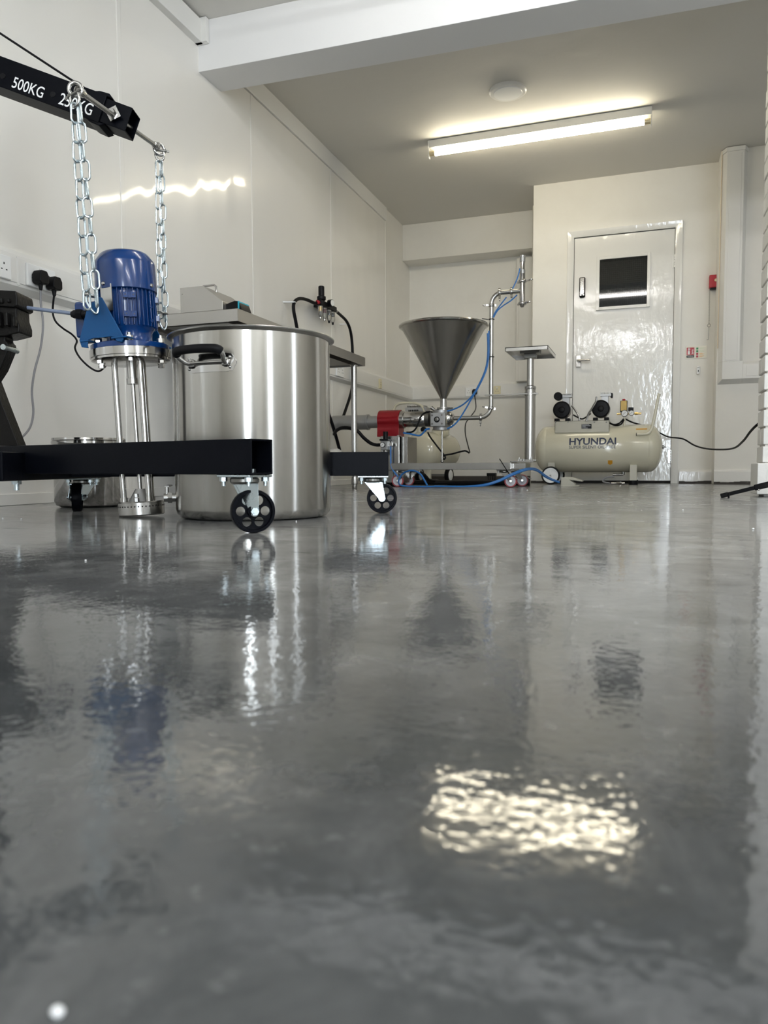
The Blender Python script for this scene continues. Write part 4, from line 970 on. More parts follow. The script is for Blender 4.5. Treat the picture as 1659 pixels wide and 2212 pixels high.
# ------------------------------------------------------------------ filling machine
YM = 5.2
def m(px, py, y=YM): return onY(px, py, y)
def rpx(n, y=YM): return n / F_PX * (y * 0.99)
fm = thing('filling_machine', 'steel piston filling machine with a tall cone hopper', 'filling machine', V((m(990, 1000).x, YM, 0)))
zt_, zb_ = m(980, 1000, 5.05).z, m(980, 1014.5, 5.05).z
xl, xr = m(842, 1005, 5.05).x, m(1104, 1005, 5.05).x
for y in (5.05, 5.36): MB().bb(xl, xr, y - 0.025, y + 0.025, zb_, zt_).build('frame_rail', 'steel', fm, 0.002)
b = MB()
for x in (xl + 0.04, -1.35, xr - 0.02): b.bb(x - 0.02, x + 0.02, 5.07, 5.34, zb_ + 0.003, zt_ - 0.003)
b.build('cross_rail', 'steel', fm, 0.002)
MB().bb(xr, m(1133, 1005, 5.05).x, 5.09, 5.32, zb_ + 0.004, zt_ - 0.004).build('rail_end', 'steel', fm, 0.002)
xq0, xq1 = m(1103, 996, 5.1).x, m(1153, 996, 5.1).x
zq = m(1120, 996, 5.1).z
MB().bb(xq0, xq1, 5.08, 5.33, zq - 0.008, zq).bb(xq0, xq0 + 0.006, 5.08, 5.33, zb_ - 0.01, zq).build('post_bracket', 'steel', fm, 0.001)
for i in range(3): MB().cyl((xq0 + 0.05 + i * 0.018, 5.12, zq), (xq0 + 0.05 + i * 0.018, 5.12, zq + 0.014), 0.005, n=10).build('bracket_bolt', 'polish', fm)
for i in (0, 1): MB().cyl((xq1 - 0.02 - i * 0.085, 5.14, zq), (xq1 - 0.02 - i * 0.085, 5.14, zq + 0.026), 0.005, n=10).build('bracket_bolt', 'polish', fm)
# post with tilting shelf
xp = m(1145, 900).x; zt2 = m(1145, 768, 5.25).z; zc = m(1145, 838).z
MB().cyl((xp, YM, zq), (xp, YM, zc), rpx(11.2), n=32).build('post', 'steel', fm)
MB().bb(xp - 0.05, xp + 0.05, YM - 0.05, YM + 0.05, zq, zq + 0.012).build('post_foot', 'steel', fm, 0.002)
MB().cyl((xp, YM, zc), (xp, YM, zt2 + 0.02), rpx(7.5), n=28).build('inner_post', 'steel', fm)
MB().lathe((xp, YM, zc - 0.012), Z, [(rpx(11.8), 0), (rpx(12.4), 0.006), (rpx(12.4), 0.02), (rpx(8.5), 0.028)], 32).build('post_collar', 'polish', fm)
ya, yb2 = 5.02, 5.46
zS = m(1140, 750, ya).z
xa, xb = m(1091, 746, ya).x, m(1184, 743, ya).x
sh = MB().bb(xa, xb, ya, yb2, zS, zS + 0.006)
for (a, b_, c_, d_) in ((xa, xb, ya, ya + 0.006), (xa, xb, yb2 - 0.006, yb2), (xa, xa + 0.006, ya, yb2), (xb - 0.006, xb, ya, yb2)): sh.bb(a, b_, c_, d_, zS - 0.020, zS + 0.006)
sh = sh.build('shelf', 'steel', fm, 0.001, 1)
MB().bb(xp - 0.065, xp + 0.065, YM - 0.06, YM + 0.06, zS - 0.02, zS - 0.001).bb(xp - 0.04, xp + 0.04, YM - 0.03, YM + 0.03, zS - 0.05, zS - 0.02).build('shelf_bracket', 'darksteel', sh, 0.002)
za = m(1100, 853).z
MB().bar((m(1049, 858).x, YM - 0.02, za), (m(1163, 849).x, YM - 0.02, za), 0.035, 0.008).build('brace_arm', 'steel', fm, 0.001)
MB().lathe((xp, YM, za - 0.012), Z, [(rpx(12.5), 0), (rpx(12.5), 0.024)], 28).build('arm_clamp', 'polish', fm)
# pedestal and drive
xa, xb = m(822, 970, 5.06).x, m(876, 970, 5.06).x; zp = m(850, 942, 5.06).z
pxm = xa + (xb - xa) * 0.76
MB().bb(xa, pxm, 5.06, 5.34, zb_ - 0.005, zp).bb(pxm, xb, 5.10, 5.34, zb_ - 0.005, zp - 0.004).bb(pxm - 0.012, pxm, 5.04, 5.10, zb_ + 0.04, zp + 0.006).build('pedestal', 'steel', fm, 0.002)
for x in (xa + 0.05, pxm - 0.03):
    MB().bb(x - 0.03, x + 0.03, 5.1, 5.3, 0.03, zb_).build('pedestal_foot', 'steel', fm, 0.002)
    MB().lathe((x, 5.2, 0), Z, [(0.03, 0), (0.03, 0.02), (0.012, 0.03)], 20).build('floor_pad', 'rubber', fm)
zA = m(890, 906).z                                        # drive axis
AX = V((1, 0, 0))
def X(px): return m(px, 906).x
def al(px0, prof, name, mt, n=40, par=fm):                # lathe along the drive axis; prof in (radius px, px position)
    b = MB().lathe((X(px0), YM, zA), AX, [(rpx(r_), X(p_) - X(px0)) for r_, p_ in prof], n); return b.build(name, mt, par)
xm0 = max(X(719), XW + 0.06)
b = MB().lathe((xm0, YM, zA - 0.012), AX, [(rpx(14), 0), (rpx(16.6), 0.004), (rpx(17), 0.02), (rpx(17), X(792) - xm0), (rpx(18), X(793) - xm0), (rpx(18), X(797) - xm0), (rpx(14), X(797.5) - xm0), (rpx(14), X(823) - xm0)], 40); b.build('drive_cylinder', 'alu', fm)
b = MB(); n = 28; pts = []
rr = rpx(22.5)
yc = YM
for i in range(n + 1):
    t = math.radians(-30 + 240 * i / n); pts.append((X(821), yc + rr * math.cos(t), zA + rr * math.sin(t)))
zr = m(840, 931).z
pts += [(X(821), yc - rr * 0.92, zr), (X(821), yc - rr * 0.98, zp), (X(821), yc + rr * 0.98, zp), (X(821), yc + rr * 0.92, zr)]
b.prism(pts, (X(867) - X(821), 0, 0)); b.build('red_clamp_block', 'red', fm, 0.003)
al(867, [(20, 867), (20, 874), (17.5, 875)], 'cylinder_collar', 'steel')
al(874, [(16.8, 874), (17.5, 876), (17.5, 919), (16.8, 920)], 'product_cylinder', 'polish')
al(919, [(16, 919), (16.5, 920), (16.5, 929), (15, 930)], 'cylinder_band', 'darksteel')
xa, xb = m(929, 906, 5.09).x, m(958, 906, 5.09).x; wv = xb - xa
zv0, zv1 = m(943, 921, 5.09).z, m(943, 891, 5.09).z
vb = MB().bb(xa, xb + 0.008, 5.095, 5.32, zv0, zv1).build('valve_block', 'alu', fm, 0.004, 3)
xc_, zc_ = (xa + xb) / 2, (zv0 + zv1) / 2
for i in (-1, 1):
    for j in (-1, 1): MB().cyl((xc_ + i * wv * 0.36, 5.096, zc_ + j * wv * 0.31), (xc_ + i * wv * 0.36, 5.0925, zc_ + j * wv * 0.31), 0.007, n=12).build('block_screw', 'darksteel', vb)
b = MB().lathe((xc_, 5.096, zc_), (0, -1, 0), [(0.021, 0), (0.021, 0.006), (0.018, 0.008)], 24).mat(1).lathe((xc_, 5.089, zc_), (0, -1, 0), [(0.014, 0), (0.013, 0.003), (0.005, 0.005)], 20); b.build('valve_dial', ['bplastic', 'darksteel'], vb)
MB().bb(xb + 0.0075, xb + 0.0095, 5.14, 5.17, zv0 + 0.025, zv1 - 0.025).build('yellow_tag', 'yellowed', vb)
xcc = (xa + xb) / 2 + 0.004
yv = 5.2
MB().cyl((xcc, yv, zv1), (xcc, yv, zv1 + 0.022), wv * 0.62, n=36).build('upper_end_plate', 'alu', fm)
MB().cyl((xcc, yv, zv0 - 0.022), (xcc, yv, zv0), wv * 0.62, n=36).build('lower_end_plate', 'alu', fm)
MB().lathe((xb + 0.005, yv, zA), AX, [(0.052, 0), (0.05, 0.015), (0.036, 0.036), (0.02, 0.046)], 32).build('outlet_dome', 'polish', fm)
MB().cyl((m(955, 960).x, yv, zb_ + 0.05), (m(955, 960).x, yv, zv0 - 0.02), 0.007, n=12).sphere((m(955, 960).x, yv, zb_ + 0.06), 0.012).build('drain_rod', 'steel', fm)
# hopper
cx, cy = m(958, 780).x, YM + 0.0
zT, zN, zNb = m(958, 707).z - 0.0, m(958, 862).z, m(958, 889).z
rT = (m(1053, 709).x - m(868, 708).x) / 2
prof = [(0.024, zN), (0.027, zN + 0.012), (rT - 0.012, zT), (rT, zT + 0.004), (rT + 0.002, zT + 0.010), (rT - 0.008, zT + 0.012), (rT - 0.014, zT + 0.002), (0.02, zN + 0.02)]
hz = MB().lathe((cx, cy, 0), Z, prof, 96, cap=False).build('hopper', 'conesteel', fm)
MB().lathe((cx, cy, zT), Z, [(rT - 0.006, -0.006), (rT + 0.004, 0.0), (rT + 0.006, 0.006), (rT + 0.002, 0.013), (rT - 0.010, 0.010)], 96).build('hopper_rim', 'polish', fm)
MB().lathe((cx, cy, zNb - 0.004), Z, [(0.026, 0), (0.045, 0.001), (0.045, 0.012), (0.036, 0.013), (0.036, 0.022), (0.046, 0.023), (0.046, 0.034), (0.024, 0.036), (0.024, zN - zNb + 0.01)], 36).build('hopper_neck', 'polish', fm)
MB().bar((cx - 0.05, cy, zNb + 0.012), (cx + 0.075, cy - 0.02, zNb + 0.02), 0.012, 0.014).cyl((cx - 0.05, cy, zNb), (cx - 0.09, cy, zNb + 0.03), 0.006, 0.015, 10).build('neck_clamp', 'darksteel', fm)
# delivery pipe
def clampring(b, c, ax, r_, wing):
    b.lathe(V(c) - V(ax).normalized() * 0.009, ax, [(r_ * 1.35, 0), (r_ * 1.55, 0.005), (r_ * 1.55, 0.013), (r_ * 1.35, 0.018)], 24)
    w_ = V(wing).normalized(); q = V(c) + w_ * r_ * 1.5
    b.bar(q, q + w_ * r_ * 1.2, 0.016, 0.010); u_, v_, a_ = basis(w_)
    b.tube(ring_pts(q + w_ * r_ * 1.9, w_, u_, r_ * 0.55, 10), 0.003, 5, True)
    b.bar(V(c) - w_ * r_ * 1.3, V(c) - w_ * r_ * 2.0, 0.016, 0.014)
rp = rpx(4.8)
xE, xV = m(1040, 906).x, m(1061, 800).x
zU = m(1082, 632).z
Rb = xV - xE + 0.012
path = [V((xb + 0.03, YM, zA)), V((xV - Rb, YM, zA))]
for i in range(1, 9): t = PI / 2 * i / 8; path.append(V((xV - Rb + Rb * math.sin(t), YM, zA + Rb * (1 - math.cos(t)))))
Rt = 0.075
path.append(V((xV, YM, zU - Rt)))
for i in range(1, 9): t = PI / 2 * i / 8; path.append(V((xV + Rt * (1 - math.cos(t)), YM, zU - Rt + Rt * math.sin(t))))
xn = m(1128.5, 610).x
path.append(V((xn, YM, zU)))
dp = MB().tube(path, rp, 20).build('delivery_pipe', 'steel', fm)
for c_, ax, wg in (((m(975, 905).x, YM, zA), AX, (0, 0.3, -1)), ((xE - 0.005, YM, zA), AX, (0, -0.2, -1)), ((xV, YM, m(1061, 882).z), Z, (-1, -0.2, 0.2)), ((xV, YM, m(1061, 660).z), Z, (-1, -0.4, 0)), ((m(1079, 632).x, YM, zU), AX, (0.05, -0.2, -1)), ((m(1105, 630).x, YM, zU), AX, (0.05, -0.2, -1))):
    b = MB(); clampring(b, c_, ax, rp, wg); b.build('pipe_clamp', 'polish', dp)
zn0, zn1 = m(1128, 664).z, m(1128, 552).z
nz = MB().lathe((xn, YM, 0), Z, [(0.010, zn0), (0.016, zn0 + 0.012), (0.020, zn0 + 0.022), (rpx(6), zn0 + 0.03), (rpx(6), m(1128, 592).z), (rpx(5.2), m(1128, 588).z), (rpx(5.2), zn1 - 0.03), (rpx(5.8), zn1 - 0.028), (rpx(5.8), zn1 - 0.004), (0.02, zn1)], 32).build('filling_nozzle', 'polish', fm)
for py in (588, 560): 
    z_ = m(1128, py).z; MB().lathe((xn, YM, z_ - 0.02), Z, [(rpx(5.9), 0), (rpx(5.9), 0.035)], 28).build('nozzle_sleeve', 'alu', nz)
b = MB(); clampring(b, (xn, YM, m(1128, 608).z), Z, rpx(6), (1, -0.3, 0.05)); clampring(b, (xn, YM, m(1128, 656).z), Z, rpx(6), (1, -0.7, 0)); b.build('nozzle_clamp', 'polish', nz)
# air preparation unit on the pedestal
xg = m(831, 960, 5.0).x
zg = m(831, 961, 5.0).z
ap = MB().bb(xg - 0.028, xg + 0.024, 4.99, 5.05, zg - 0.036, zg + 0.030).build('air_unit', 'alu', fm, 0.004)
MB().bb(xg - 0.034, xg + 0.030, 4.985, 5.055, zg + 0.030, zg + 0.042).cyl((xg, 5.02, zg + 0.04), (xg, 5.02, zg + 0.095), 0.018, n=20).build('knob', 'bplastic', ap)
MB().lathe((xg - 0.010, 4.99, zg), (0, -1, 0), [(0.019, 0), (0.019, 0.010), (0.016, 0.011)], 24).mat(1).lathe((xg - 0.010, 4.979, zg), (0, -1, 0), [(0.0155, 0), (0.0155, 0.0006)], 20).mat(2).bar((xg - 0.018, 4.977, zg - 0.006), (xg - 0.002, 4.977, zg + 0.008), 0.002, 0.002).build('gauge', ['bplastic', 'dial', 'bplastic'], ap)
MB().cyl((xg, 5.02, zg - 0.036), (xg, 5.02, zg - 0.07), 0.018, n=18).build('water_bowl', 'darksteel', ap)
MB().bar((xg + 0.024, 5.02, zg), (xg + 0.052, 5.02, zg + 0.004), 0.016, 0.02).build('elbow_fitting', 'polish', ap)
# blue and black lines of the machine
def line(name, mt, pxs, r_, y, par=fm, sm=6):
    pts = [onY(p[0], p[1], p[2] if len(p) > 2 else y) for p in pxs]; return MB().tube(pts, r_, 8, sm=sm).build(name, mt, par)
line('blue_air_line', 'bluetube', [(844, 963), (844, 985), (846, 1010), (860, 1030)], 0.006, 5.03)
line('blue_air_line', 'bluetube', [(871, 935), (885, 937), (905, 941), (914, 935), (920, 928), (928, 926)], 0.0065, 5.06)
line('black_air_line', 'rubber', [(878, 934), (890, 933), (898, 926), (904, 913), (908, 902), (916, 893), (929, 889)], 0.0065, 5.06)
line('blue_air_line', 'bluetube', [(966, 888), (978, 885), (1000, 874), (1020, 855), (1036, 828), (1048, 800), (1053, 775), (1054, 748), (1053, 720)], 0.0055, 5.13)
line('blue_air_line', 'bluetube', [(966, 926), (978, 920), (990, 908), (1005, 885), (1018, 862), (1035, 833), (1050, 800), (1055.5, 770), (1056, 735), (1056, 715)], 0.0055, 5.12)
line('blue_air_line', 'bluetube', [(1065, 685), (1070, 674), (1080, 660), (1094, 642)], 0.0045, 5.16)
line('blue_air_line', 'bluetube', [(1066, 686), (1074, 672), (1086, 661), (1104, 649), (1117, 637)], 0.0045, 5.15)
line('blue_air_line', 'bluetube', [(1107, 624), (1112, 614), (1118, 600), (1122, 585), (1123, 580)], 0.0045, 5.17)
line('black_cable', 'rubber', [(924, 934), (930, 945), (945, 965), (957, 980), (962, 988), (959, 992), (956, 987), (962, 983), (975, 981), (990, 977), (1005, 974), (1014, 979)], 0.0065, 5.45)
b = MB()
for px, py in ((1061, 690), (1061, 771)):
    q = m(px, py); b.tube(ring_pts(V((xV, YM, q.z)), V((1, 0, 0)), V((0, 1, 0)), rp + 0.004, 16), 0.003, 6, True)
q = m(1043, 690); b.bar(V((xV - 0.02, YM - 0.02, m(1061, 691).z)), V((q.x, YM - 0.03, q.z)), 0.003, 0.006)
b.build('cable_tie', 'bplastic', dp)
# casters of the machine
for (px, py, y) in ((1103, 1038, 5.08), (1128, 1037, 5.38)):
    wc = onY(px, py, y); wc.z = 0.044; pv = V((wc.x - 0.045, wc.y, 0.1))
    caster(fm, pv, zb_ - 0.0005, wc, (0.15, -1, 0), 0.044, 0.03, 'steel', ['redtyre', 'lilac'], (V((1, 0, 0)), V((0, 1, 0))), holes=False, brake=True)
for y in (5.08, 5.34):
    wc = V((xl + 0.05, y, 0.044)); 
    caster(fm, wc + V((0.04, 0, 0.06)), zb_ - 0.0005, wc, (0.25, -1, 0), 0.044, 0.03, 'steel', ['redtyre', 'lilac'], (V((1, 0, 0)), V((0, 1, 0))), holes=False)

# hose from the slanting hose to the machine
o = line('air_hose', 'rubber', [(722, 938, 5.0), (727, 930, 4.95), (740, 924, 4.9), (756, 925, 4.88), (772, 931, 4.88), (785, 945, 4.9), (800, 957, 4.94), (812, 961, 4.97), (820, 961, 5.0)], 0.0125, 5.0, None)
tag(o, 'black hose arching behind the bench leg to the filling machine', 'hose')
# loose blue lines on the floor
def fl_line(pxs, r_, name='air_line'):
    pts = []
    for p in pxs: pts.append(onY(p[0], p[1], p[2]))
    return MB().tube(pts, r_, 8, sm=6)
o = fl_line([(872, 1018, 5.15), (864, 1030, 5.05), (861, 1042, 4.95), (868, 1049, 4.9), (900, 1051, 4.9), (960, 1051, 4.9), (1010, 1050.5, 4.9), (1050, 1046, 4.9), (1080, 1036, 4.92), (1105, 1024, 4.95), (1128, 1015, 5.0), (1146, 1011.5, 5.1), (1160, 1014, 5.2), (1175, 1025, 5.3), (1190, 1034, 5.4), (1208, 1041, 5.45)], 0.006).build('air_line', 'bluetube'); tag(o, 'blue air line on the floor, upper of two, running to the pedal', 'hose', None)
o = fl_line([(938, 1050.5, 4.88), (1000, 1051, 4.86), (1045, 1049, 4.86), (1080, 1039, 4.88), (1105, 1027, 4.9), (1128, 1018, 4.95), (1146, 1014, 5.05), (1162, 1018, 5.15), (1178, 1030, 5.25), (1195, 1038, 5.35), (1208, 1042.5, 5.42)], 0.006).build('air_line', 'bluetube'); tag(o, 'blue air line on the floor, lower of two, running to the pedal', 'hose', None)
o = fl_line([(862, 1035, 5.0), (868, 1025, 5.0), (880, 1018, 4.98), (895, 1017, 4.96), (908, 1024, 4.94), (917, 1038, 4.92), (923, 1048.5, 4.9)], 0.006).build('air_line', 'bluetube'); tag(o, 'blue air line arching under the filler frame rail', 'hose')
o = fl_line([(893, 1019, 5.5), (910, 1022, 5.5), (920, 1030, 5.45), (927, 1037, 5.5), (945, 1039, 5.7)], 0.014).build('air_hose', 'rubber'); tag(o, 'thick black hose looping down under the filler frame', 'hose')
o = MB().tube([(-2.1, 5.62, 0.02), (-1.7, 5.60, 0.02), (-1.2, 5.72, 0.02), (-0.95, 5.75, 0.02)], 0.019, 12, sm=6, flat=1).build('floor_pipe', 'rubber'); tag(o, 'fat black pipe lying on the floor behind the filler', 'pipe')
o = MB().tube([(-1.42, 5.50, 0.02), (-1.1, 5.50, 0.02), (-0.80, 5.50, 0.02)], 0.019, 12, sm=4).build('floor_pipe', 'rubber'); tag(o, 'shorter black pipe on the floor in front of the fat one', 'pipe')
q = onY(1062, 1030, 6.9)
o = MB().bb(q.x - 0.04, q.x + 0.04, 6.86, 6.94, 0.055, 0.085)
for i in range(4): o.bb(q.x - 0.034 + i * 0.021, q.x - 0.028 + i * 0.021, 6.885, 6.915, 0.0, 0.056)
o = o.build('brush_block', 'bplastic', None, 0.002, 2, (q.x, 6.9, 0)); tag(o, 'small black block on thin prongs at the alcove wall foot', 'block')
p0, p1 = onY(1079, 991, 4.98), onY(1104, 1030, 4.95)
o = MB().bar(p0, p1, 0.005, 0.005).build('loose_tie', 'bplastic', None, 0, 2, p1); tag(o, 'thin black tie end sticking up from the blue lines', 'tie')

# ------------------------------------------------------------------ compressors
def compressor_head(par, x, y, z, filt, mirror=1):
    """twin pump: fan disc to the front, crankcase, finned head"""
    rf = 0.068
    h = MB().lathe((x, y - 0.07, z), (0, 1, 0), [(rf * 0.94, 0.016), (rf * 1.02, 0.03), (rf * 1.02, 0.10), (rf * 0.7, 0.15)], 32)
    h.bb(x + 0.0, x + 0.055, y - 0.03, y + 0.05, z + 0.04, z + 0.105)
    h = h.build('pump_motor', 'alu', par, 0.002)
    f = MB().lathe((x, y - 0.075, z), (0, 1, 0), [(0.012, -0.004), (0.022, 0.0), (0.024, 0.006), (rf * 0.86, 0.008), (rf * 0.9, 0.0), (rf, 0.003), (rf, 0.022)], 40)
    for i in range(18):
        t = 2 * PI * i / 18; u_ = V((math.cos(t), 0, math.sin(t))); f.bar(V((x, y - 0.069, z)) + u_ * 0.024, V((x, y - 0.069, z)) + u_ * rf * 0.88, 0.002, 0.005, (0, 1, 0))
    f.build('fan_grille', 'bplastic', h)
    c = MB(); c.bb(x - 0.005, x + 0.075, y - 0.045, y + 0.045, z + 0.100, z + 0.116)
    for i in range(7): c.bb(x - 0.004 + i * 0.012, x - 0.001 + i * 0.012, y - 0.045, y + 0.045, z + 0.116, z + 0.130)
    c.build('finned_head', 'alu', h)
    if filt: MB().lathe((x - 0.03, y - 0.075, z + 0.108), (0, 1, 0), [(0.028, 0), (0.033, 0.005), (0.033, 0.06)], 24).build('air_filter', 'bplastic', h)
    else: MB().bb(x + 0.07, x + 0.088, y - 0.04, y + 0.02, z + 0.085, z + 0.122).build('head_cover', 'bplastic', h, 0.004)
    MB().bb(x - 0.06, x - 0.025, y - 0.04, y + 0.05, z - 0.092, z - 0.066).bb(x + 0.025, x + 0.06, y - 0.04, y + 0.05, z - 0.092, z - 0.066).build('rubber_mount', 'rubber', h, 0.003)
    return h
YH = 6.20; HR = 0.187; HZ = 0.283
hx0, hx1 = -0.860, 0.125
cc = thing('air_compressor', 'long cream HYUNDAI compressor tank with two pumps before the door', 'compressor', ((hx0 + hx1) / 2, YH, 0))
b = MB(); e = 0.10; prof = []
L = hx1 - hx0
for i in range(9): t = PI / 2 * i / 8; prof.append((HR * math.sin(t) if i else 0.004, e * (1 - math.cos(t))))
prof.append((HR, e + 0.01)); prof.append((HR + 0.0015, e + 0.012)); prof.append((HR + 0.0015, L - e - 0.012)); prof.append((HR, L - e - 0.01))
for i in range(9): t = PI / 2 * (8 - i) / 8; prof.append((max(HR * math.sin(t), 0.004), L - e * (1 - math.cos(t))))
tank = MB().lathe((hx0, YH, HZ), AX, prof, 72).build('tank', 'cream', cc)
MB().lathe((hx1 - 0.002, YH, HZ + 0.01), AX, [(0.016, 0), (0.014, 0.01), (0.007, 0.012), (0.006, 0.028)], 16).build('end_plug', 'alu', tank)
MB().lathe((hx0 + 0.002, YH, HZ + 0.01), -AX, [(0.016, 0), (0.014, 0.01), (0.006, 0.02)], 16).build('end_plug', 'alu', tank)
def wrap(txt, px0, px1, pyb, pyt, bold, name):
    y_f = YH - HR
    a0, a1 = onY(px0, (pyb + pyt) / 2, y_f), onY(px1, (pyb + pyt) / 2, y_f)
    zb1, zt1 = onY((px0 + px1) / 2, pyb, y_f).z, onY((px0 + px1) / 2, pyt, y_f).z
    bm = text_fit(txt, a1.x - a0.x, zt1 - zb1, bold)
    k = 8
    for i in range(1, k):
        gm = bm.verts[:] + bm.edges[:] + bm.faces[:]
        bmesh.ops.bisect_plane(bm, geom=gm, plane_co=(0, (zt1 - zb1) * i / k, 0), plane_no=(0, 1, 0))
    b = MB()
    def fn(c):
        z_ = zb1 + c.y; q = math.asin(max(-1, min(1, (z_ - HZ) / HR))); rr_ = HR + 0.0028
        return V((a0.x + c.x, YH - rr_ * math.cos(q), HZ + rr_ * math.sin(q)))
    bm_into(b, bm, fn); return b.build(name, 'navy', tank)
wrap('HYUNDAI', 1229.5, 1331, 961, 946, 0.028, 'brand_lettering')
wrap('SUPER SILENT OIL-FREE', 1229, 1330, 969, 962.5, 0.006, 'caption_lettering')
px0_, px1_ = onY(1198.5, 920, 6.05).x, onY(1316, 920, 6.05).x
zp0, zp1 = 0.40, onY(1250, 909, 6.05).z
pf_ = MB().bb(px0_, px1_, 6.05, 6.07, zp0 + 0.01, zp1).bb(px0_, px1_, 6.05, 6.35, zp1 - 0.004, zp1).bb(px0_, px0_ + 0.004, 6.05, 6.35, zp0 + 0.02, zp1).bb(px1_ - 0.004, px1_, 6.05, 6.35, zp0 + 0.02, zp1).build('pump_platform', 'creamgrey', cc, 0.001)
q = onY(1267, 921, 6.05); pl = MB().bb(q.x - 0.038, q.x + 0.038, 6.0475, 6.051, q.z - 0.018, q.z + 0.018).build('rating_plate', 'bplastic', pf_)
b = MB()
for i, (a, b_) in enumerate(((-0.034, 0.02), (-0.034, 0.03), (-0.034, -0.005), (-0.034, 0.01))): b.bb(q.x + a, q.x + b_, 6.0468, 6.0476, q.z + 0.011 - i * 0.008, q.z + 0.0135 - i * 0.008)
b.build('plate_print', 'alu', pf_)
for px in (1200, 1227, 1284, 1310): q = onY(px, 912, 6.05); MB().sphere((q.x, 6.05, q.z), 0.006, 10).build('platform_screw', 'alu', pf_)
zh = onY(1214, 888, 6.08).z
compressor_head(cc, onY(1214, 888, 6.10).x, 6.14, zp1 + 0.092, True)
compressor_head(cc, onY(1298, 884, 6.10).x, 6.14, zp1 + 0.092, False)
def cl(name, mt, pxs, r_, y, par=cc): return line(name, mt, pxs, r_, y, par)
cl('head_pipe', 'steel', [(1235, 876), (1241, 884), (1247, 893), (1251, 902), (1251, 909)], 0.007, 6.06)
cl('head_pipe', 'steel', [(1289, 857), (1287, 868), (1280, 880), (1272, 893), (1268, 903), (1267, 910)], 0.008, 6.03)
cl('pump_lead', 'rubber', [(1238, 896), (1247, 901), (1257, 905), (1266, 901), (1276, 893)], 0.006, 6.06)
cl('pump_lead', 'rubber', [(1314, 912), (1326, 917), (1338, 914), (1347, 905)], 0.006, 6.10)
cl('pump_lead', 'rubber', [(1316, 914), (1330, 919), (1342, 916), (1348, 906)], 0.006, 6.12)
# pressure switch tower
xq = onY(1349, 900, 6.15).x; Y0 = 6.15
MB().cyl((xq, Y0, HZ + HR - 0.01), (xq, Y0, onY(1349, 902, Y0).z), 0.010, n=14).build('riser_pipe', 'cream', cc)
q = onY(1347.5, 878, Y0)
sw = MB().bb(q.x - 0.027, q.x + 0.027, Y0 - 0.02, Y0 + 0.04, q.z - 0.045, q.z + 0.045).build('pressure_switch', 'bplastic', cc, 0.004)
MB().bb(q.x - 0.022, q.x + 0.022, Y0 - 0.023, Y0 - 0.019, q.z - 0.034, q.z + 0.042).build('amber_front_label', 'amber', sw)
MB().cyl((q.x + 0.0, Y0, q.z + 0.045), (q.x, Y0, q.z + 0.058), 0.012, n=14).build('red_knob', 'redplastic', sw)
for px, py, rr_ in ((1349, 893, 0.026), (1364, 892, 0.021)):
    q = onY(px, py, Y0 - 0.03)
    MB().lathe(q, (0, -1, 0), [(rr_, -0.02), (rr_, 0.006), (rr_ * 0.9, 0.008)], 28).mat(1).lathe(q + V((0, -0.008, 0)), (0, -1, 0), [(rr_ * 0.86, 0), (rr_ * 0.86, 0.001)], 28).mat(2).bar(q + V((-rr_ * 0.5, -0.010, -rr_ * 0.4)), q + V((rr_ * 0.3, -0.010, rr_ * 0.3)), 0.002, 0.002).build('pressure_gauge', ['bplastic', 'dial', 'bplastic'], cc)
q = onY(1363, 884, Y0); MB().bb(q.x - 0.02, q.x + 0.02, Y0 - 0.02, Y0 + 0.02, q.z - 0.014, q.z + 0.014).build('regulator_knob', 'bplastic', cc, 0.002)
q = onY(1349, 894, Y0)
MB().cyl(q - AX * 0.058, q - AX * 0.02, 0.007, n=12).cyl(q + AX * 0.07, q + AX * 0.125, 0.008, n=12).lathe(q + AX * 0.078, AX, [(0.012, 0), (0.012, 0.02)], 6).cyl(q + AX * 0.01, q + AX * 0.07, 0.006, n=10).build('brass_outlet', 'brass', cc)
# handle
Yh = 6.03
hp2 = [onY(px, py, Yh) for px, py in ((1375, 938), (1390, 938), (1400, 936), (1406, 929), (1410, 917), (1416, 890), (1420, 868), (1424, 850))]
MB().tube(hp2, 0.0115, 12, sm=4).build('push_handle', 'cream', cc)
MB().cyl(hp2[0] - AX * 0.003, hp2[0] + AX * 0.001, 0.0118, n=14).build('handle_end', 'rubber', cc)
b = MB()
for s_ in (0,):
    q0 = onY(1374, 926, 6.06).x; q1 = onY(1398, 926, 6.06).x; z_ = onY(1386, 929, 6.06).z
    n = 6; vs = []; fs = []
    for i in range(n + 1):
        a = math.asin((z_ - HZ) / HR) + 0.07 * i / n + 0.02
        for x in (q0, q1): vs.append((x, YH - (HR + 0.003) * math.cos(a), HZ + (HR + 0.003) * math.sin(a)))
    for i in range(n): fs.append((2 * i, 2 * i + 1, 2 * i + 3, 2 * i + 2))
    b.add(vs, fs)
q0 = onY(1313, 998, 6.04).x; q1 = onY(1323, 998, 6.04).x; vs = []
for (x, zz_) in ((q0, onY(1318, 994, 6.04).z), (q1, onY(1318, 994, 6.04).z), (q1, onY(1318, 1001, 6.04).z), ((q0 + q1) / 2, onY(1318, 1004, 6.04).z), (q0, onY(1318, 1001, 6.04).z)):
    a = math.asin((zz_ - HZ) / HR); vs.append((x, YH - (HR + 0.003) * math.cos(a), HZ + (HR + 0.003) * math.sin(a)))
b.add(vs, [(0, 1, 2, 3, 4)]); b.build('warning_sticker', 'orange', tank)
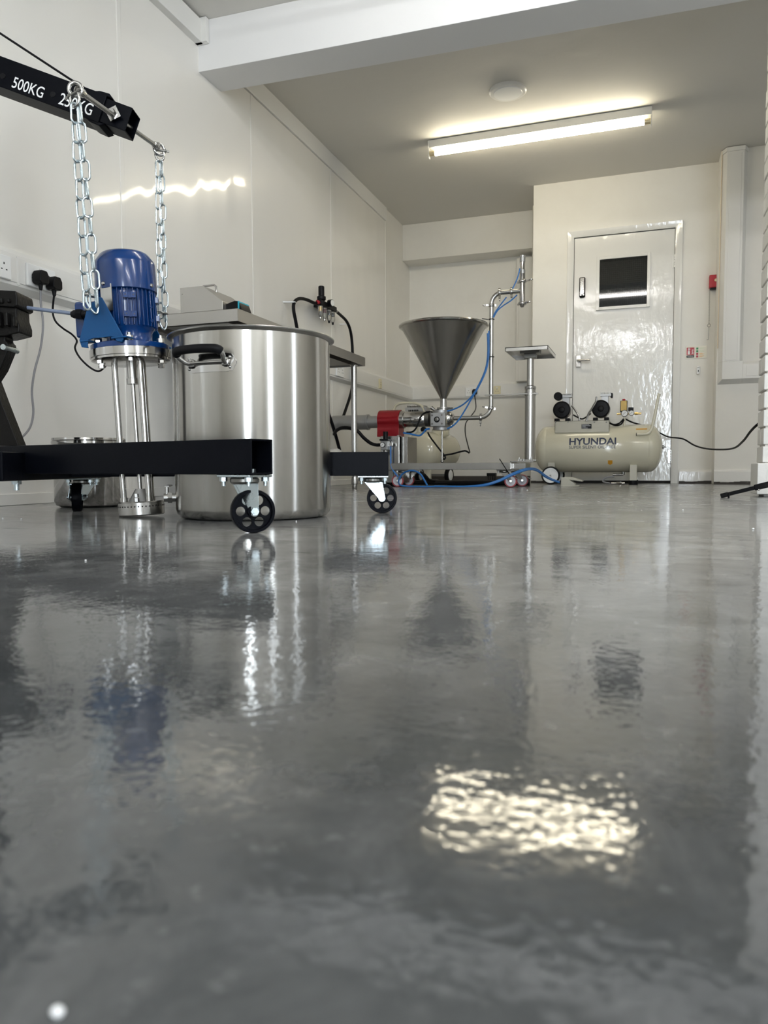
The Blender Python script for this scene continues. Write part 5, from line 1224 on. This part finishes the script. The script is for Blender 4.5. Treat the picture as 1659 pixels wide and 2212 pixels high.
# feet and wheels
xf = onY(1368, 1020, 6.05).x
for y in (6.05, 6.33): MB().bb(xf - 0.027, xf + 0.027, y - 0.02, y + 0.02, 0.03, 0.155).build('support_foot', 'creamgrey', cc, 0.004).name
for y in (6.05, 6.33): MB().cyl((xf, y, 0.0), (xf, y, 0.034), 0.034, n=20).build('rubber_foot', 'rubber', cc)
xw = onY(1190, 1027, 6.03).x; wr = 0.072
for y, s_ in ((6.02, -1), (6.38, 1)):
    MB().bb(xw - 0.027, xw + 0.027, y + 0.03 * -s_ - 0.004, y + 0.03 * -s_ + 0.006, wr, 0.20).build('wheel_bracket', 'creamgrey', cc, 0.003)
    wh = MB().lathe((xw, y - 0.018, wr), (0, 1, 0), [(wr * 0.82, 0), (wr * 0.96, 0.001), (wr, 0.008), (wr, 0.028), (wr * 0.96, 0.035), (wr * 0.82, 0.036), (wr * 0.82, 0)], 48, cap=False).build('wheel', 'rubber', cc)
    b = MB().lathe((xw, y - 0.020, wr), (0, 1, 0), [(wr * 0.70, 0.006), (wr * 0.72, 0.0), (wr * 0.83, 0.0), (wr * 0.83, 0.04), (wr * 0.72, 0.04), (wr * 0.70, 0.034)], 48).lathe((xw, y - 0.022, wr), (0, 1, 0), [(0.006, 0), (wr * 0.24, 0.0), (wr * 0.26, 0.006), (wr * 0.26, 0.03)], 20).lathe((xw, y - 0.004, wr), (0, 1, 0), [(wr * 0.78, 0), (wr * 0.78, 0.006)], 40)
    for i in range(8):
        t = 2 * PI * i / 8 + 0.2; u_ = V((math.cos(t), 0, math.sin(t))); b.bar(V((xw, y - 0.011, wr)) + u_ * wr * 0.2, V((xw, y - 0.011, wr)) + u_ * wr * 0.75, 0.010, 0.014, (0, 1, 0))
    b.build('wheel_hub', 'wbright', wh)
    MB().sphere((xw, y - 0.024 if s_ < 0 else y + 0.024, wr), 0.007, 10).build('axle_nut', 'alu', wh)
MB().cyl((xw, 6.02, wr), (xw, 6.38, wr), 0.007, n=10).build('axle', 'alu', cc)
# drain cock
xd = onY(1346, 1026, 6.15).x
MB().cyl((xd, 6.16, 0.10), (xd, 6.16, 0.075), 0.012, n=12).cyl((xd, 6.16, 0.075), (xd - 0.08, 6.15, 0.075), 0.009, n=12).bar((xd - 0.04, 6.15, 0.082), (xd - 0.04, 6.15, 0.095), 0.02, 0.012).build('drain_cock', 'darksteel', cc)
cl('drain_hose', 'greycable', [(1327, 1029.5, 6.12), (1312, 1031, 6.1), (1303, 1036, 6.08), (1304, 1041, 6.06), (1318, 1044, 6.02)], 0.006, 6.1)
pts = [onY(1351, 905, 6.15), onY(1365, 912, 6.2), onY(1385, 918, 6.3), onY(1405, 924, 6.4), onY(1425, 935, 6.40), onY(1445, 944, 6.35), onY(1475, 948, 6.25), onY(1500, 962, 6.15), onY(1525, 969, 6.0), onY(1555, 971, 5.7), onY(1585, 968, 5.2), onY(1605, 953, 4.6), onY(1622, 931, 4.2), onY(1640, 914, 4.04), onY(1680, 885, 4.03)]
MB().tube(pts, 0.0062, 10, sm=6).build('mains_cable', 'rubber', cc)
# loose coupling on the floor below the tank
q = onY(1335, 1040, 6.0)
o = MB().cyl((q.x - 0.05, 6.0, 0.012), (q.x + 0.05, 6.0, 0.012), 0.008, n=12).lathe((q.x - 0.012, 6.0, 0.012), AX, [(0.013, 0), (0.013, 0.03)], 6).cyl((q.x + 0.02, 6.0, 0.012), (q.x + 0.02, 5.97, 0.02), 0.006, n=8).build('hose_coupling', 'polish', None, 0, 2, (q.x, 6, 0)); tag(o, 'loose metal hose coupling on the floor beneath the long tank', 'coupling')

# second compressor, in the alcove corner behind the filler, pointing at the camera
C2 = V((-1.90, 6.52, 0)); R2 = 0.185; z2 = 0.285
c2_ = thing('air_compressor', 'short cream compressor in the alcove corner behind the filling machine', 'compressor', C2)
ax2 = V((0.18, 0.98, 0)).normalized()
o2 = onY(902, 972, 6.30); R2 = 0.168; L2_ = 0.64; prof = []
for i in range(9): t = PI / 2 * i / 8; prof.append((R2 * math.sin(t) if i else 0.004, 0.10 * (1 - math.cos(t))))
prof.append((R2, L2_ - 0.10))
for i in range(9): t = PI / 2 * (8 - i) / 8; prof.append((max(R2 * math.sin(t), 0.004), L2_ - 0.10 * (1 - math.cos(t))))
t2 = MB().lathe(o2, ax2, prof, 56).build('tank', 'cream', c2_)
q = o2 + V((-0.10, 0.02, -0.03))
MB().lathe(onY(881, 981, 6.40) , (-0.1, -1, 0), [(0.022, -0.05), (0.020, 0.012), (0.013, 0.014), (0.012, 0.022)], 16).build('end_plug', 'alu', t2)
sd2 = UP.cross(ax2)
hb = [onY(px, py, 6.4) for px, py in ((851, 925), (851, 893), (853, 880), (862, 872.5), (880, 870.5), (900, 872), (911, 878), (917, 890), (918, 915))]
MB().tube(hb, 0.012, 10, sm=4).build('push_handle', 'cream', c2_)
b = MB(); cp2 = o2 + ax2 * 0.26 + UP * (R2 + 0.10)
b.box(cp2, (0.20, 0.14, 0.10), (ax2, sd2, UP)); b.build('pump_motor', 'alu', c2_, 0.008)
b = MB(); q = onY(902, 885, 6.45); b.box(q, (0.20, 0.12, 0.035)); 
for i in range(8): b.box(q + V((-0.08 + i * 0.022, 0, 0.025)), (0.004, 0.12, 0.02))
b.build('finned_head', 'alu', c2_, 0.002)
b = MB(); q = onY(905, 893, 6.44); b.box(q + V((0.05, 0, 0)), (0.16, 0.1, 0.03)); q = onY(888, 890, 6.42); 
for i in range(6): b.box(q + V((i * 0.016, -0.06, 0)), (0.008, 0.02, 0.03))
b.build('pump_cover', 'bplastic', c2_, 0.003)
q = onY(946, 936, 6.55); MB().cyl(q - AX * 0.05, q + AX * 0.08, 0.038, n=24).cyl(q + AX * 0.08, q + AX * 0.10, 0.028, n=24).cyl(q - AX * 0.0, q - AX * 0.0 - UP * 0.1, 0.02, n=14).build('air_receiver', 'cream', c2_)
q = onY(901, 930, 6.45); MB().cyl(q - UP * 0.09, q + UP * 0.05, 0.011, n=12).build('riser_pipe', 'cream', c2_)
q = onY(915, 928, 6.42); MB().lathe(q, (0.1, -1, 0), [(0.026, -0.02), (0.026, 0.01), (0.015, 0.012)], 20).build('pressure_switch', 'bplastic', c2_)
b = MB(); q = onY(934, 957, 6.42); b.box(q + V((0.005, 0.0, 0)), (0.03, 0.02, 0.05), (ax2, sd2, UP)); b.build('warning_sticker', 'orange', t2)
w2 = onY(970, 1036, 6.62); w2.z = 0.066
for k, wp in ((0, w2), (1, w2 + V((-0.36, 0.26, 0)))):
    b = MB().lathe(wp - sd2 * 0.018, sd2, [(0.050, 0), (0.064, 0.0), (0.066, 0.006), (0.066, 0.030), (0.064, 0.036), (0.050, 0.036), (0.050, 0)], 36, cap=False).build('wheel', 'rubber', c2_)
    MB().lathe(wp - sd2 * 0.021, sd2, [(0.012, 0), (0.046, 0.002), (0.051, 0.006), (0.051, 0.036), (0.046, 0.04), (0.012, 0.042)], 30).build('wheel_hub', 'wbright', b)
x_ = onY(925, 1025, 6.4).x
for q in (V((x_, 6.42, 0)), V((x_ - 0.27, 6.42, 0))):
    MB().bb(q.x - 0.02, q.x + 0.02, q.y - 0.02, q.y + 0.02, 0.03, 0.16).build('support_foot', 'cream', c2_, 0.003); MB().cyl(q, q + UP * 0.032, 0.028, n=16).build('rubber_foot', 'rubber', c2_)
MB().bar(w2, w2 + V((-0.36, 0.26, 0)), 0.02, 0.02).bar(w2 + V((-0.02, 0.02, 0.0)), w2 + V((-0.05, 0.03, 0.15)), 0.03, 0.01, (1, 0, 0)).build('axle', 'alu', c2_)

# foot pedal
q = onY(1235, 1045, 5.55); q.z = 0
r = thing('foot_pedal', 'grey metal foot pedal at the end of the blue lines', 'pedal', q)
k = 5.55 / 1600
def pq(px, py, y): return onY(px, py, y)
b = MB(); y0 = 5.50
x0, x1 = pq(1211, 1045, y0).x, pq(1250, 1045, y0).x
b.bb(x0, x1, y0, y0 + 0.11, 0.0, 0.006)
b.prism([(x0, y0, 0.006), (x0, y0, 0.062), (x0 + 0.03, y0, 0.066), (x0 + 0.10, y0, 0.02), (x0 + 0.10, y0, 0.006)], (0, 0.004, 0))
b.prism([(x0, y0 + 0.106, 0.006), (x0, y0 + 0.106, 0.062), (x0 + 0.03, y0 + 0.106, 0.066), (x0 + 0.10, y0 + 0.106, 0.02), (x0 + 0.10, y0 + 0.106, 0.006)], (0, 0.004, 0))
b.bb(x0, x0 + 0.004, y0, y0 + 0.11, 0.006, 0.06)
b.build('guard', 'creamgrey', r, 0.001)
b = MB().prism([(x0 + 0.025, y0 + 0.006, 0.068), (x0 + 0.082, y0 + 0.006, 0.064), (x0 + 0.155, y0 + 0.006, 0.040), (x0 + 0.152, y0 + 0.006, 0.033), (x0 + 0.08, y0 + 0.006, 0.044), (x0 + 0.025, y0 + 0.006, 0.05)], (0, 0.098, 0)); b.build('treadle', 'creamgrey', r, 0.002)

# tripod leg at the right edge
t0, t1 = S(1563, 1070, 3.32), S(1760, 1022, 3.12)
r = thing('tripod_stand', 'black angled stand leg with rubber tip at right edge', 'stand', V((t0.x, t0.y, 0)))
ln = (t1 - t0).normalized()
MB().bar(t0 + ln * 0.02, t1, 0.016, 0.017).build('leg', 'bplastic', r, 0.002)
MB().bar(t0 + ln * 0.13, t1, 0.022, 0.026).build('leg_channel', 'bplastic', r, 0.003)
MB().bar(t0 - ln * 0.012, t0 + ln * 0.022, 0.020, 0.021).build('rubber_tip', 'rubber', r, 0.004)
q = S(1639, 1058.5, 3.22); MB().sphere(q, 0.0042, 10).build('rivet', 'polish', r)
q = S(1574, 1076, 3.30); MB().cyl((q.x, q.y, 0), (q.x, q.y, 0.02), 0.004, n=8).build('spike', 'bplastic', r)
tc_ = t1 + RT * 0.10 - FW * 0.12 + UP * 0.05
MB().bar(t1 - ln * 0.02, tc_, 0.03, 0.03).bar(tc_ - UP * 0.05, tc_ + UP * 1.2, 0.03, 0.03, (1, 0, 0)).bar(tc_, V((tc_.x + 0.3, tc_.y - 0.25, 0.012)), 0.02, 0.02).bar(tc_, V((tc_.x + 0.05, tc_.y - 0.42, 0.012)), 0.02, 0.02).build('column', 'bplastic', r)

# ------------------------------------------------------------------ crumbs on the floor
random.seed(21)
spots = [(6, 1121, 'left edge, by the crane'), (46, 1122, 'left edge, by the crane')]
crumbs = [((6, 1121), 3, 'tiny white crumb at the very left edge below the crane leg'),
          ((46, 1122), 3, 'tiny white crumb just left of the small pot front'),
          ((301, 1141), 3, 'tiny white crumb on the floor below the mixer head'),
          ((185, 1212), 4, 'small white crumb left of the mixer reflection'),
          ((640, 1127), 3, 'tiny white crumb at the foot of the tall pot'),
          ((1139, 1060), 3, 'tiny white crumb on the floor below the red wheels'),
          ((1627, 1144), 4, 'tiny white crumb at right, before the pillar'),
          ((1475, 1103), 3, 'tiny white crumb mid right of the floor'),
          ((125, 2196), 22, 'white bead closest to the camera at bottom left')]
for (px, py), sz, lab in crumbs:
    q = onZ(px, py); d_ = (q - CAM).length; rr_ = sz / 1600 * d_ * 0.5
    b = MB(); b.sphere(V((q.x, q.y, rr_ * 0.8)), rr_, 10, (1.1, 0.9, 0.8)); o = b.build('floor_crumb', 'crumb', None, 0, 2, (q.x, q.y, 0), 180); tag(o, lab, 'crumb', 'white crumbs on the floor')
for o in bpy.data.objects:
    if '_o' in o: del o['_o']
